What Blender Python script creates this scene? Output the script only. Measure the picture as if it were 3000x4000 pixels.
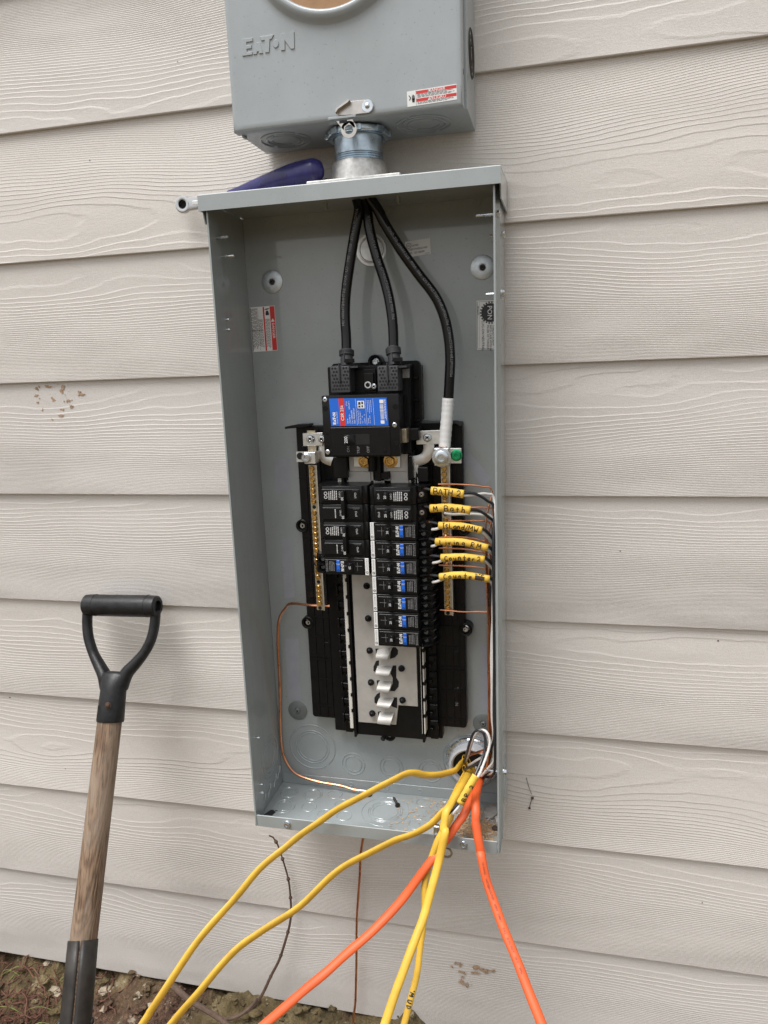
import bpy, bmesh, math, random
from mathutils import Vector, Matrix
for o in list(bpy.data.objects): bpy.data.objects.remove(o)
SC = bpy.context.scene
COL = SC.collection
RND = random.Random(7)
rad = math.radians

# ------------------------------------------------------------------ camera
cam = bpy.data.cameras.new('camera')
cam.sensor_fit = 'VERTICAL'; cam.sensor_height = 36.0; cam.lens = 2830.98/4000*36
cam.clip_start = 0.02; cam.clip_end = 4000
cob = bpy.data.objects.new('camera', cam); COL.objects.link(cob)
cob.matrix_world = Matrix(((0.9735, -0.0090, 0.2285, 0.4352), (0.2257, 0.2008, -0.9533, -1.0270),
                           (-0.0373, 0.9796, 0.1975, -0.2142), (0, 0, 0, 1)))
SC.camera = cob
# ------------------------------------------------------------------ overcast sky
w = bpy.data.worlds.new('World'); SC.world = w; w.use_nodes = True
nt = w.node_tree; nt.nodes.clear()
sky = nt.nodes.new('ShaderNodeTexSky'); sky.sky_type = 'NISHITA'; sky.sun_disc = False
SUN_EL, SUN_AZ = rad(68), rad(220)          # azimuth measured from +y (the wall) clockwise: from the front left
sky.sun_elevation = SUN_EL; sky.sun_rotation = SUN_AZ
sky.air_density = 1.6; sky.dust_density = 3.0; sky.ozone_density = 1.0; sky.altitude = 100
hs = nt.nodes.new('ShaderNodeHueSaturation'); hs.inputs['Saturation'].default_value = 0.10
bg = nt.nodes.new('ShaderNodeBackground'); bg.inputs['Strength'].default_value = 0.075
wo = nt.nodes.new('ShaderNodeOutputWorld')
nt.links.new(sky.outputs[0], hs.inputs['Color']); nt.links.new(hs.outputs[0], bg.inputs[0]); nt.links.new(bg.outputs[0], wo.inputs[0])
sl = bpy.data.lights.new('sun', 'SUN'); sl.energy = 1.5; sl.angle = rad(34); sl.color = (1, .985, .965)
so = bpy.data.objects.new('sun', sl); COL.objects.link(so)
sd = Vector((math.sin(SUN_AZ)*math.cos(SUN_EL), math.cos(SUN_AZ)*math.cos(SUN_EL), math.sin(SUN_EL)))
so.rotation_euler = sd.to_track_quat('Z', 'Y').to_euler()
so.location = sd*6
vs = SC.view_settings
vs.view_transform = 'Standard'; vs.look = 'None'; vs.gamma = 1; vs.use_curve_mapping = False; vs.exposure = 1.27

# ------------------------------------------------------------------ mesh helpers
class MB:
    def __init__(s): s.v = []; s.f = []
    def add(s, vs_, fs_):
        k = len(s.v); s.v += [tuple(p) for p in vs_]; s.f += [tuple(i+k for i in f) for f in fs_]; return s
    def box(s, x0, x1, y0, y1, z0, z1):
        return s.add([(x, y, z) for x in (x0, x1) for y in (y0, y1) for z in (z0, z1)],
                     [(0, 1, 3, 2), (4, 6, 7, 5), (0, 4, 5, 1), (2, 3, 7, 6), (0, 2, 6, 4), (1, 5, 7, 3)])
    def quad(s, a, b, c, d): return s.add([a, b, c, d], [(0, 1, 2, 3)])
    def prism(s, poly, a, b, axis='y'):
        """polygon in the plane normal to axis, extruded from a to b"""
        n = len(poly)
        def P(p, h):
            return (p[0], h, p[1]) if axis == 'y' else ((p[0], p[1], h) if axis == 'z' else (h, p[0], p[1]))
        return s.add([P(p, a) for p in poly]+[P(p, b) for p in poly],
                     [tuple(range(n)), tuple(range(2*n-1, n-1, -1))]+[(i, (i+1) % n, n+(i+1) % n, n+i) for i in range(n)])
    def tube(s, pts, r, n=8, caps=True, closed=False, flat=1.0, ref=(0, 0, 1)):
        """swept section; r a number or a list; flat = thickness ratio along the second axis"""
        P = [Vector(p) for p in pts]; m = len(P)
        T = []
        for i in range(m):
            a = P[(i-1) % m] if closed or i > 0 else P[0]; b = P[(i+1) % m] if closed or i < m-1 else P[-1]
            T.append((b-a).normalized())
        u = Vector(ref); u = (u-T[0]*u.dot(T[0]))
        if u.length < 1e-4: u = Vector((1, 0, .3)); u = u-T[0]*u.dot(T[0])
        u.normalize(); vs_ = []
        for i in range(m):
            u = (u-T[i]*u.dot(T[i])).normalized(); w_ = T[i].cross(u)
            rr = r[i] if isinstance(r, (list, tuple)) else r
            for k in range(n):
                a = 2*math.pi*k/n; vs_.append(P[i]+u*(rr*math.cos(a))+w_*(rr*flat*math.sin(a)))
        fs_ = []
        for i in range(m if closed else m-1):
            j = (i+1) % m
            for k in range(n): fs_.append((i*n+k, i*n+(k+1) % n, j*n+(k+1) % n, j*n+k))
        if caps and not closed: fs_ += [tuple(range(n-1, -1, -1)), tuple((m-1)*n+k for k in range(n))]
        return s.add(vs_, fs_)
    def lathe(s, c, d, prof, n=24, closed=False, phase=0.0):
        """profile (radius, height along d) turned about the axis d through c"""
        c = Vector(c); d = Vector(d).normalized(); u = d.orthogonal().normalized()
        if abs(d.y) > .9: u = Vector((0, 0, 1))
        w_ = d.cross(u); vs_ = []; m = len(prof)
        for (r, h) in prof:
            for k in range(n):
                a = 2*math.pi*k/n+phase; vs_.append(c+d*h+u*(r*math.cos(a))+w_*(r*math.sin(a)))
        fs_ = []
        for i in range(m if closed else m-1):
            j = (i+1) % m
            for k in range(n): fs_.append((i*n+k, i*n+(k+1) % n, j*n+(k+1) % n, j*n+k))
        if not closed:
            if prof[0][0] > 0: fs_.append(tuple(range(n-1, -1, -1)))
            if prof[-1][0] > 0: fs_.append(tuple((m-1)*n+k for k in range(n)))
        return s.add(vs_, fs_)
    def cyl(s, c, d, r, h, n=16, phase=0.0): return s.lathe(c, d, [(r, 0), (r, h)], n, phase=phase)
    def ring(s, c, d, r0, r1, h0, h1, n=32): return s.lathe(c, d, [(r0, h0), (r1, h0), (r1, h1), (r0, h1)], n, closed=True)
    def arc(s, c, d, R, r, a0, a1, n=28, k=6):
        c = Vector(c); d = Vector(d).normalized(); u = d.orthogonal().normalized(); w_ = d.cross(u)
        return s.tube([c+u*(R*math.cos(a0+(a1-a0)*i/n))+w_*(R*math.sin(a0+(a1-a0)*i/n)) for i in range(n+1)], r, k, ref=d)
    def mesh(s, off=(0, 0, 0), bevel=0, seg=1, smooth=True, angle=35):
        me = bpy.data.meshes.new('m'); bm = bmesh.new()
        vv = [bm.verts.new((p[0]-off[0], p[1]-off[1], p[2]-off[2])) for p in s.v]
        for f in s.f:
            try: bm.faces.new([vv[i] for i in f])
            except ValueError: pass
        bmesh.ops.remove_doubles(bm, verts=bm.verts, dist=1e-7)
        bmesh.ops.recalc_face_normals(bm, faces=bm.faces)
        if bevel:
            ed = [e for e in bm.edges if len(e.link_faces) == 2 and e.calc_face_angle(0) > rad(30)]
            bmesh.ops.bevel(bm, geom=ed, offset=bevel, segments=seg, affect='EDGES', profile=.6, clamp_overlap=True)
        bm.to_mesh(me); bm.free()
        if smooth:
            me.polygons.foreach_set('use_smooth', [True]*len(me.polygons)); me.set_sharp_from_angle(angle=rad(angle))
        return me

OFF = {}
def link(name, me, mat, parent=None, label=None):
    o = bpy.data.objects.new(name, me); COL.objects.link(o)
    if me is not None and mat is not None and len(me.materials) == 0: me.materials.append(mat)
    if parent is not None: o.parent = parent; OFF[o] = OFF[parent]
    if label: o['label'] = label
    return o
def tag(o, label, cat, group=None, kind=None):
    if label: o['label'] = label
    if cat: o['category'] = cat
    if group: o['group'] = group
    if kind: o['kind'] = kind
    return o
def thing(name, label, cat, loc=(0, 0, 0), group=None):
    o = bpy.data.objects.new(name, None); COL.objects.link(o); o.location = loc; o.empty_display_size = .02
    OFF[o] = Vector(loc); return tag(o, label, cat, group)
def part(name, mb, mat, parent, label=None, bevel=0, seg=1, smooth=True, angle=35):
    return link(name, mb.mesh(OFF[parent], bevel, seg, smooth, angle), mat, parent, label)
def solo(name, mb, mat, label, cat, loc, group=None, kind=None, **kw):
    o = link(name, mb.mesh(loc, **kw), mat); o.location = loc; OFF[o] = Vector(loc); return tag(o, label, cat, group, kind)
def kids(o): return [c for c in bpy.data.objects if c.parent == o]
def copy_tree(o, parent=None):
    c = o.copy(); COL.objects.link(c); c.parent = parent; OFF[c] = OFF[o]
    for k in kids(o): copy_tree(k, c)
    return c
def spline(pts, n=6):
    """Catmull-Rom through the points"""
    P = [Vector(p) for p in pts]; P = [P[0]*2-P[1]]+P+[P[-1]*2-P[-2]]; out = []
    for i in range(1, len(P)-2):
        for k in range(n):
            t = k/n; a, b, c, d = P[i-1:i+3]
            out.append(.5*((2*b)+(c-a)*t+(2*a-5*b+4*c-d)*t*t+(3*b-a-3*c+d)*t**3))
    out.append(P[-2]); return out
TXT = {}
def text(body, size, c, mat, parent, ang=0.0, name='lettering', bold=0.0, e1=None, e2=None, align='CENTER', wide=1.0, depth=0.00012):
    """printed words: a thin mesh centred on c; by default on a surface that faces -y, turned by ang"""
    key = (body, bold, align)
    if key not in TXT:
        cu = bpy.data.curves.new('t', 'FONT'); cu.body = body; cu.align_x = align; cu.align_y = 'CENTER'; cu.size = 1; cu.offset = bold; cu.resolution_u = 2
        ob = bpy.data.objects.new('t', cu); COL.objects.link(ob)
        me = bpy.data.meshes.new_from_object(ob); TXT[key] = ([v.co.copy() for v in me.vertices], [tuple(p.vertices) for p in me.polygons])
        bpy.data.objects.remove(ob); bpy.data.curves.remove(cu); bpy.data.meshes.remove(me)
    vs_, fs_ = TXT[key]
    if e1 is None: e1 = Vector((math.cos(ang), 0, math.sin(ang))); e2 = Vector((-math.sin(ang), 0, math.cos(ang)))
    e1 = Vector(e1); e2 = Vector(e2); c = Vector(c); mb = MB(); mb.add([c+e1*(v.x*size*wide)+e2*(v.y*size) for v in vs_], fs_)
    me = bpy.data.meshes.new('m'); o = OFF[parent]
    me.from_pydata([(p[0]-o[0], p[1]-o[1], p[2]-o[2]) for p in mb.v], [], mb.f)
    return link(name, me, mat, parent)

# ------------------------------------------------------------------ materials
def newmat(name):
    m = bpy.data.materials.new(name); m.use_nodes = True
    return m, m.node_tree, m.node_tree.nodes['Principled BSDF']
def ramp(nt, fac, stops):
    r = nt.nodes.new('ShaderNodeValToRGB'); el = r.color_ramp.elements
    while len(el) < len(stops): el.new(.5)
    for e, (p, c) in zip(el, stops): e.position = p; e.color = (c[0], c[1], c[2], 1) if not isinstance(c, (int, float)) else (c, c, c, 1)
    nt.links.new(fac, r.inputs[0]); return r.outputs[0]
def noise(nt, scale, detail=4, rough=.55, vec=None, dist=0):
    n = nt.nodes.new('ShaderNodeTexNoise'); n.inputs['Scale'].default_value = scale; n.inputs['Detail'].default_value = detail
    n.inputs['Roughness'].default_value = rough; n.inputs['Distortion'].default_value = dist
    if vec is not None: nt.links.new(vec, n.inputs['Vector'])
    return n.outputs['Fac']
def math_(nt, op, a, b=None, c=None):
    n = nt.nodes.new('ShaderNodeMath'); n.operation = op
    for i, x in enumerate((a, b, c)):
        if x is None: continue
        if isinstance(x, (int, float)): n.inputs[i].default_value = x
        else: nt.links.new(x, n.inputs[i])
    return n.outputs[0]
def objco(nt):
    return nt.nodes.new('ShaderNodeTexCoord').outputs['Object']
def geoco(nt):
    return nt.nodes.new('ShaderNodeNewGeometry').outputs['Position']
def mapping(nt, vec, scale=(1, 1, 1), loc=(0, 0, 0)):
    n = nt.nodes.new('ShaderNodeMapping'); n.inputs['Scale'].default_value = scale; n.inputs['Location'].default_value = loc
    nt.links.new(vec, n.inputs[0]); return n.outputs[0]
def bump(nt, bsdf, h, strength=.3, dist=.001):
    b = nt.nodes.new('ShaderNodeBump'); b.inputs['Strength'].default_value = strength; b.inputs['Distance'].default_value = dist
    nt.links.new(h, b.inputs['Height']); nt.links.new(b.outputs[0], bsdf.inputs['Normal']); return b
def simple(name, col, rough=.5, metal=0.0, var=.12, scale=60, bmp=0.0, bscale=400, coat=0, coatr=.1, spec=.5, rvar=.1, detail=4, trans=0):
    """a plain surface whose colour and gloss wander a little, with fine relief"""
    m, nt, b = newmat(name); P = geoco(nt)
    f = noise(nt, scale, detail, .6, P)
    lo = [max(0, c*(1-var)) for c in col]; hi = [min(1, c*(1+var)) for c in col]
    nt.links.new(ramp(nt, f, [(.3, lo), (.7, hi)]), b.inputs['Base Color'])
    nt.links.new(math_(nt, 'MULTIPLY_ADD', noise(nt, scale*1.7, 3, .5, P), rvar*2, rough-rvar), b.inputs['Roughness'])
    b.inputs['Metallic'].default_value = metal; b.inputs['Specular IOR Level'].default_value = spec
    b.inputs['Coat Weight'].default_value = coat; b.inputs['Coat Roughness'].default_value = coatr
    b.inputs['Transmission Weight'].default_value = trans
    if bmp: bump(nt, b, noise(nt, bscale, 3, .6, P), bmp, .0006)
    return m
def siding_material():
    m, nt, b = newmat('fibre cement siding'); L = nt.links
    oi = nt.nodes.new('ShaderNodeObjectInfo'); rnd = oi.outputs['Random']
    sx = nt.nodes.new('ShaderNodeSeparateXYZ'); L.new(objco(nt), sx.inputs[0])
    X, Zc = sx.outputs['X'], sx.outputs['Z']
    X2 = math_(nt, 'MULTIPLY_ADD', rnd, 53.7, X)
    def vec(ax, az, off=0.0):
        c = nt.nodes.new('ShaderNodeCombineXYZ'); L.new(math_(nt, 'MULTIPLY', X2, ax), c.inputs[0]); L.new(math_(nt, 'MULTIPLY', Zc, az), c.inputs[2])
        L.new(math_(nt, 'MULTIPLY_ADD', rnd, 17.3, off), c.inputs[1]); return c.outputs[0]
    slow = noise(nt, 1.0, 1, .5, vec(1.5, 2.0))
    zc = math_(nt, 'ADD', math_(nt, 'MULTIPLY_ADD', math_(nt, 'FRACT', math_(nt, 'MULTIPLY', rnd, 37.13)), .20, -.05), math_(nt, 'MULTIPLY', slow, .12))
    dz = math_(nt, 'SUBTRACT', Zc, zc)
    sgn = math_(nt, 'MULTIPLY_ADD', math_(nt, 'GREATER_THAN', math_(nt, 'FRACT', math_(nt, 'MULTIPLY', rnd, 91.7)), .45), 2.0, -1.0)
    hill = math_(nt, 'MULTIPLY', math_(nt, 'MULTIPLY', dz, dz), -1450)
    hill = math_(nt, 'MULTIPLY', hill, sgn)
    g = math_(nt, 'ADD', hill, math_(nt, 'MULTIPLY', noise(nt, 1.0, 2, .45, vec(2.4, 8.0, 3.1)), 8.0))
    g = math_(nt, 'ADD', g, math_(nt, 'MULTIPLY', noise(nt, 1.0, 3, .55, vec(12, 40, 7.7)), 0.9))
    g = math_(nt, 'ADD', g, math_(nt, 'MULTIPLY', Zc, 60))
    fr = math_(nt, 'FRACT', g)
    prof = ramp(nt, fr, [(0, 0.0), (.25, .12), (.6, .5), (.84, 1.0), (1, 0.0)])
    amp = ramp(nt, noise(nt, 1.0, 2, .5, vec(5, 22, 11.0)), [(.30, .45), (.62, 1.0)])
    h1 = math_(nt, 'MULTIPLY', prof, amp)
    h1 = math_(nt, 'MULTIPLY', h1, .00046)
    grit = math_(nt, 'MULTIPLY', noise(nt, 900, 2, .7, objco(nt)), .00030)
    grit2 = math_(nt, 'MULTIPLY', noise(nt, 1.0, 3, .6, vec(90, 420, 2.0)), .00018)
    H = math_(nt, 'ADD', math_(nt, 'ADD', h1, grit), grit2)
    bp = nt.nodes.new('ShaderNodeBump'); bp.inputs['Strength'].default_value = 1.0; bp.inputs['Distance'].default_value = 1.0
    L.new(H, bp.inputs['Height']); L.new(bp.outputs[0], b.inputs['Normal'])
    f = noise(nt, 1.0, 4, .6, vec(2.2, 9, 5.0))
    c1 = ramp(nt, f, [(.3, (.598, .563, .527)), (.7, (.662, .627, .590))])
    f2 = noise(nt, 700, 2, .7, objco(nt)); c2 = ramp(nt, f2, [(.3, .86), (.7, 1.08)])
    mx = nt.nodes.new('ShaderNodeMix'); mx.data_type = 'RGBA'; mx.blend_type = 'MULTIPLY'; mx.inputs[0].default_value = .8
    
    mv = nt.nodes.new('ShaderNodeMix'); mv.data_type = 'RGBA'; mv.blend_type = 'MULTIPLY'; mv.inputs[0].default_value = 1
    L.new(c1, mv.inputs[6]); L.new(ramp(nt, math_(nt, 'FRACT', math_(nt, 'MULTIPLY', rnd, 211.3)), [(0, (.955, .96, .97)), (1, (1.0, 1.0, .995))]), mv.inputs[7]); L.new(mv.outputs[2], mx.inputs[6]); L.new(c2, mx.inputs[7]); L.new(mx.outputs[2], b.inputs['Base Color'])
    b.inputs['Roughness'].default_value = .62; b.inputs['Specular IOR Level'].default_value = .35
    return m
def paint_material(name='grey enamel', col=(.305, .335, .342), rough=.42, coat=.85, coatr=.07):
    """light grey baked enamel: satin, slight orange peel, faint handling marks"""
    m, nt, b = newmat(name); P = geoco(nt)
    f = noise(nt, 14, 5, .6, P)
    nt.links.new(ramp(nt, f, [(.3, [c*.955 for c in col]), (.7, [c*1.045 for c in col])]), b.inputs['Base Color'])
    sm = noise(nt, 5.5, 6, .65, mapping(nt, P, (1, 1, .6), (3, 1, 2))); dk = ramp(nt, noise(nt, 420, 2, .5, P), [(.26, .55), (.31, 1.0)])
    mq = nt.nodes.new('ShaderNodeMix'); mq.data_type = 'RGBA'; mq.blend_type = 'MULTIPLY'; mq.inputs[0].default_value = 1
    m3 = nt.nodes.new('ShaderNodeMix'); m3.data_type = 'RGBA'; m3.blend_type = 'MULTIPLY'; m3.inputs[0].default_value = .7
    nt.links.new(ramp(nt, f, [(.3, [c*.955 for c in col]), (.7, [c*1.045 for c in col])]), mq.inputs[6]); nt.links.new(ramp(nt, sm, [(.35, (.90, .90, .885)), (.6, (1, 1, 1))]), mq.inputs[7])
    nt.links.new(mq.outputs[2], m3.inputs[6]); nt.links.new(dk, m3.inputs[7]); nt.links.new(m3.outputs[2], b.inputs['Base Color'])
    scr = noise(nt, 1.0, 3, .6, mapping(nt, P, (160, 160, 12)))
    nt.links.new(ramp(nt, scr, [(.45, rough-.06), (.75, rough+.08)]), b.inputs['Roughness'])
    b.inputs['Coat Weight'].default_value = coat; b.inputs['Coat Roughness'].default_value = coatr
    bump(nt, b, noise(nt, 330, 2, .5, P), .10, .0006)
    return m
def wood_material():
    m, nt, b = newmat('weathered ash wood'); P = objco(nt); L = nt.links
    V = mapping(nt, P, (34, 34, 5.5))
    wv = nt.nodes.new('ShaderNodeTexWave'); wv.wave_type = 'RINGS'; wv.rings_direction = 'Z'; wv.inputs['Scale'].default_value = 1.0; wv.inputs['Distortion'].default_value = 1.6
    wv.inputs['Detail'].default_value = 3; wv.inputs['Detail Scale'].default_value = 1.6; 
    sx = nt.nodes.new('ShaderNodeSeparateXYZ'); L.new(P, sx.inputs[0]); cb = nt.nodes.new('ShaderNodeCombineXYZ')
    wob = noise(nt, 1.0, 2, .5, mapping(nt, P, (9, 9, 4)))
    L.new(math_(nt, 'MULTIPLY', sx.outputs[0], 95), cb.inputs[0]); L.new(math_(nt, 'ADD', math_(nt, 'MULTIPLY', sx.outputs[1], 95), math_(nt, 'ADD', math_(nt, 'MULTIPLY', sx.outputs[2], 7.5), math_(nt, 'MULTIPLY_ADD', wob, 4.0, 2.6))), cb.inputs[1]); L.new(cb.outputs[0], wv.inputs['Vector'])
    g1 = ramp(nt, wv.outputs['Fac'], [(.05, (.160, .098, .061)), (.4, (.208, .133, .083)), (.9, (.245, .164, .107))])
    fib = noise(nt, 1.0, 5, .7, mapping(nt, P, (420, 420, 26)))
    g2 = ramp(nt, fib, [(.38, .22), (.52, 1.0), (.75, 1.3)])
    mx = nt.nodes.new('ShaderNodeMix'); mx.data_type = 'RGBA'; mx.blend_type = 'MULTIPLY'; mx.inputs[0].default_value = .85
    L.new(g1, mx.inputs[6]); L.new(g2, mx.inputs[7])
    blot = noise(nt, 1.0, 4, .6, mapping(nt, P, (40, 40, 14)))
    gm = nt.nodes.new('ShaderNodeMix'); gm.data_type = 'RGBA'; L.new(ramp(nt, blot, [(.46, 0.0), (.66, .7)]), gm.inputs[0])
    L.new(mx.outputs[2], gm.inputs[6]); gm.inputs[7].default_value = (.29, .225, .17, 1)
    L.new(gm.outputs[2], b.inputs['Base Color'])
    b.inputs['Roughness'].default_value = .6
    bump(nt, b, math_(nt, 'ADD', fib, math_(nt, 'MULTIPLY', wv.outputs['Fac'], .4)), .5, .0006)
    return m
def ground_material():
    m, nt, b = newmat('mossy concrete and soil'); P = geoco(nt); L = nt.links
    big = noise(nt, 3.2, 5, .6, P); med = noise(nt, 22, 6, .65, P); fin = noise(nt, 160, 4, .7, P)
    soil = ramp(nt, fin, [(.3, (.030, .016, .010)), (.55, (.105, .055, .032)), (.75, (.22, .14, .085))])
    moss = ramp(nt, med, [(.3, (.040, .028, .011)), (.5, (.125, .090, .038)), (.7, (.25, .195, .105))])
    mx = nt.nodes.new('ShaderNodeMix'); mx.data_type = 'RGBA'; L.new(ramp(nt, big, [(.40, 0.0), (.50, 1.0)]), mx.inputs[0])
    L.new(soil, mx.inputs[6]); L.new(moss, mx.inputs[7])
    sp = noise(nt, 42, 5, .75, mapping(nt, P, (1, 1, 1), (4, 2, 8)))
    m2 = nt.nodes.new('ShaderNodeMix'); m2.data_type = 'RGBA'; L.new(ramp(nt, sp, [(.60, 0.0), (.66, .8)]), m2.inputs[0])
    L.new(mx.outputs[2], m2.inputs[6]); m2.inputs[7].default_value = (.36, .30, .22, 1)
    L.new(m2.outputs[2], b.inputs['Base Color']); b.inputs['Roughness'].default_value = .92
    bump(nt, b, math_(nt, 'ADD', math_(nt, 'MULTIPLY', fin, .5), math_(nt, 'MULTIPLY', med, 1.3)), 1.0, .014)
    return m
M = {}
M['siding'] = siding_material()
M['paint'] = paint_material()
M['paint2'] = paint_material('grey enamel of the meter base', (.325, .355, .372), .45, .4, .2)
M['wood'] = wood_material(); M['ground'] = ground_material()
M['black'] = simple('moulded black plastic', (.006, .006, .0065), .36, var=.25, bmp=.15, bscale=900, rvar=.12, spec=.22)
M['black2'] = simple('charcoal breaker plastic', (.007, .007, .0075), .33, var=.2, bmp=.1, bscale=700, rvar=.1, spec=.25)
M['boot'] = simple('matt charcoal rubber', (.032, .033, .037), .6, var=.2, bmp=.2, bscale=900)
M['hole'] = simple('painted hole shade', (.004, .004, .004), .8, var=.1)  # solid black colour stands in for the shade inside holes and slots
M['grip'] = simple('scuffed black grip plastic', (.011, .011, .012), .40, var=.6, scale=90, bmp=.4, bscale=420, rvar=.16, spec=.35)
M['jacket'] = simple('glossy black cable insulation', (.005, .005, .006), .20, var=.2, bmp=.05, rvar=.05, spec=.4)
M['wblack'] = simple('black wire insulation', (.020, .022, .026), .35, var=.2, rvar=.05)
M['wwhite'] = simple('white wire insulation', (.66, .64, .61), .38, var=.06, rvar=.05)
M['tape'] = simple('white vinyl tape', (.74, .74, .74), .35, var=.04, bmp=.2, bscale=300)
M['yellow'] = simple('yellow cable jacket', (.62, .375, .04), .5, var=.16, scale=30, bmp=.12, bscale=260)
M['sleeve'] = simple('yellow cut jacket', (.72, .45, .06), .62, var=.10, scale=40, bmp=.25, bscale=220)
M['orange'] = simple('orange cable jacket', (.62, .095, .020), .5, var=.09, scale=18, bmp=.12, bscale=260)
M['copper'] = simple('bare copper', (.72, .33, .19), .30, 1.0, var=.28, scale=40, rvar=.12)
M['oldcopper'] = simple('tarnished copper', (.16, .065, .040), .42, .8, var=.35, scale=60, rvar=.15)
M['zinc'] = simple('zinc plate', (.62, .66, .70), .28, 1.0, var=.18, scale=120, rvar=.14)
M['washer'] = simple('dull zinc washer', (.56, .60, .63), .48, 1.0, var=.12, scale=160, rvar=.08)
M['galv'] = simple('blued galvanised steel', (.45, .53, .60), .30, 1.0, var=.35, scale=45, rvar=.12)
M['cast'] = simple('cast aluminium', (.63, .62, .60), .48, 1.0, var=.2, scale=150, bmp=.3, bscale=420, rvar=.1)
M['alu'] = simple('mill aluminium', (.66, .66, .645), .42, 1.0, var=.12, scale=70, rvar=.14)
M['tin'] = simple('dull tin plated bus', (.44, .425, .40), .5, .25, var=.10, scale=45, bmp=.1, rvar=.1)
M['brass'] = simple('yellow chromate brass', (.60, .38, .13), .30, 1.0, var=.4, scale=260, rvar=.12)
M['bar'] = simple('dull neutral bar', (.50, .44, .33), .42, .9, var=.3, scale=160, rvar=.12)
M['green'] = simple('green anodised screw', (.02, .32, .13), .32, .7, var=.2)
M['stainless'] = simple('satin stainless', (.52, .49, .46), .38, 1.0, var=.1, scale=90, rvar=.1)
M['chrome'] = simple('chrome plate', (.52, .52, .52), .20, 1.0, var=.08, rvar=.06)
M['blue'] = simple('dark blue dipped vinyl', (.020, .017, .105), .32, var=.35, scale=70, bmp=.3, bscale=190, rvar=.14)
M['lblue'] = simple('label blue', (.010, .125, .60), .4, var=.06)
M['lred'] = simple('label red', (.58, .030, .028), .42, var=.06)
M['lwhite'] = simple('label white', (.76, .76, .75), .42, var=.03)
M['lgrey'] = simple('label pale grey', (.70, .70, .71), .42, var=.05)
M['ink'] = simple('black ink', (.018, .018, .020), .5, var=.1)
M['pen'] = simple('brown black marker', (.030, .014, .008), .55, var=.3)
M['wprint'] = simple('white printing', (.62, .62, .62), .5, var=.12, scale=900)
M['gprint'] = simple('faded grey printing', (.20, .20, .205), .5, var=.3, scale=900)
M['oprint'] = simple('dark red printing', (.23, .03, .01), .5, var=.3, scale=600)
M['lav'] = simple('lavender adhesive film', (.300, .312, .355), .35, var=.06, rvar=.05)
M['rail'] = simple('bone white rail', (.62, .60, .55), .5, var=.08)
M['card'] = simple('brown cardboard', (.36, .21, .11), .8, var=.1, scale=60, bmp=.2, bscale=500)
M['darkwash'] = simple('grey painted washer', (.135, .15, .15), .4, var=.12, coat=.3)
M['bushing'] = simple('pale grey plastic bushing', (.44, .45, .47), .35, var=.06)
M['iron'] = simple('black painted spade socket', (.020, .0165, .014), .55, .0, var=.5, scale=50, bmp=.3, bscale=240, rvar=.12)
M['rust'] = simple('rusted rivet', (.10, .065, .05), .6, .5, var=.4, scale=300)
M['twig'] = simple('dead twig bark', (.085, .048, .032), .8, var=.4, scale=140, bmp=.5, bscale=500)
M['root'] = simple('red brown roots', (.105, .045, .026), .8, var=.45, scale=120, bmp=.4)
M['bark'] = simple('woody root bark', (.095, .060, .042), .8, var=.35, scale=120, bmp=.6, bscale=260)
M['mud'] = simple('dried mud', (.36, .25, .165), .85, var=.3, scale=220)
M['dark'] = simple('dark insect casing', (.06, .035, .025), .8, var=.4, scale=400)
M['saw'] = simple('sawdust', (.50, .34, .20), .9, var=.3, scale=400)
M['chip'] = simple('broken siding chip', (.40, .39, .37), .8, var=.15, scale=120, bmp=.5)
M['mortar'] = simple('pale mortar', (.27, .225, .165), .9, var=.45, scale=90, bmp=.6, bscale=300)
M['conc'] = simple('mossy weathered concrete', (.105, .082, .045), .9, var=.4, scale=30, bmp=.6, bscale=120)
M['grass'] = simple('grass blade', (.16, .19, .05), .6, var=.3)

# ------------------------------------------------------------------ ground
from mathutils import noise as mnoise
def gz(x, y):
    t = min(1, max(0, (.03-y)/.42)); t = t*t*(3-2*t)
    base = -1.338-.19*t-(.05*min(1, max(0, (-y-.4)/1.5)))
    k = 1/(1+max(0, math.hypot(x, y)-1.6))
    lump = mnoise.fractal(Vector((x*5, y*5, 1.3)), .9, 2.1, 5)*.034+mnoise.fractal(Vector((x*22, y*22, 4.1)), .7, 2.2, 5)*.020
    return base+lump*k
def span(a, b, fine, far):
    c = [a+(b-a)*i/fine for i in range(fine+1)]; s = (b-a)/fine; lo = []; hi = []; st = s; x = b
    while x < far: st *= 1.35; x += st; hi.append(x)
    st = s; x = a
    while x > -far: st *= 1.35; x -= st; lo.append(x)
    return lo[::-1]+c+hi
xs = span(-.95, .95, 210, 400); ys = [.12-.0085*i for i in range(82)]; st = .0085
while ys[-1] > -400: st *= 1.3; ys.append(ys[-1]-st)
mb = MB(); nx = len(xs)
mb.v = [(x, y, gz(x, y)) for y in ys for x in xs]
mb.f = [(j*nx+i, j*nx+i+1, (j+1)*nx+i+1, (j+1)*nx+i) for j in range(len(ys)-1) for i in range(nx-1)]
g = link('ground', mb.mesh(), M['ground']); g['kind'] = 'structure'

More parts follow.
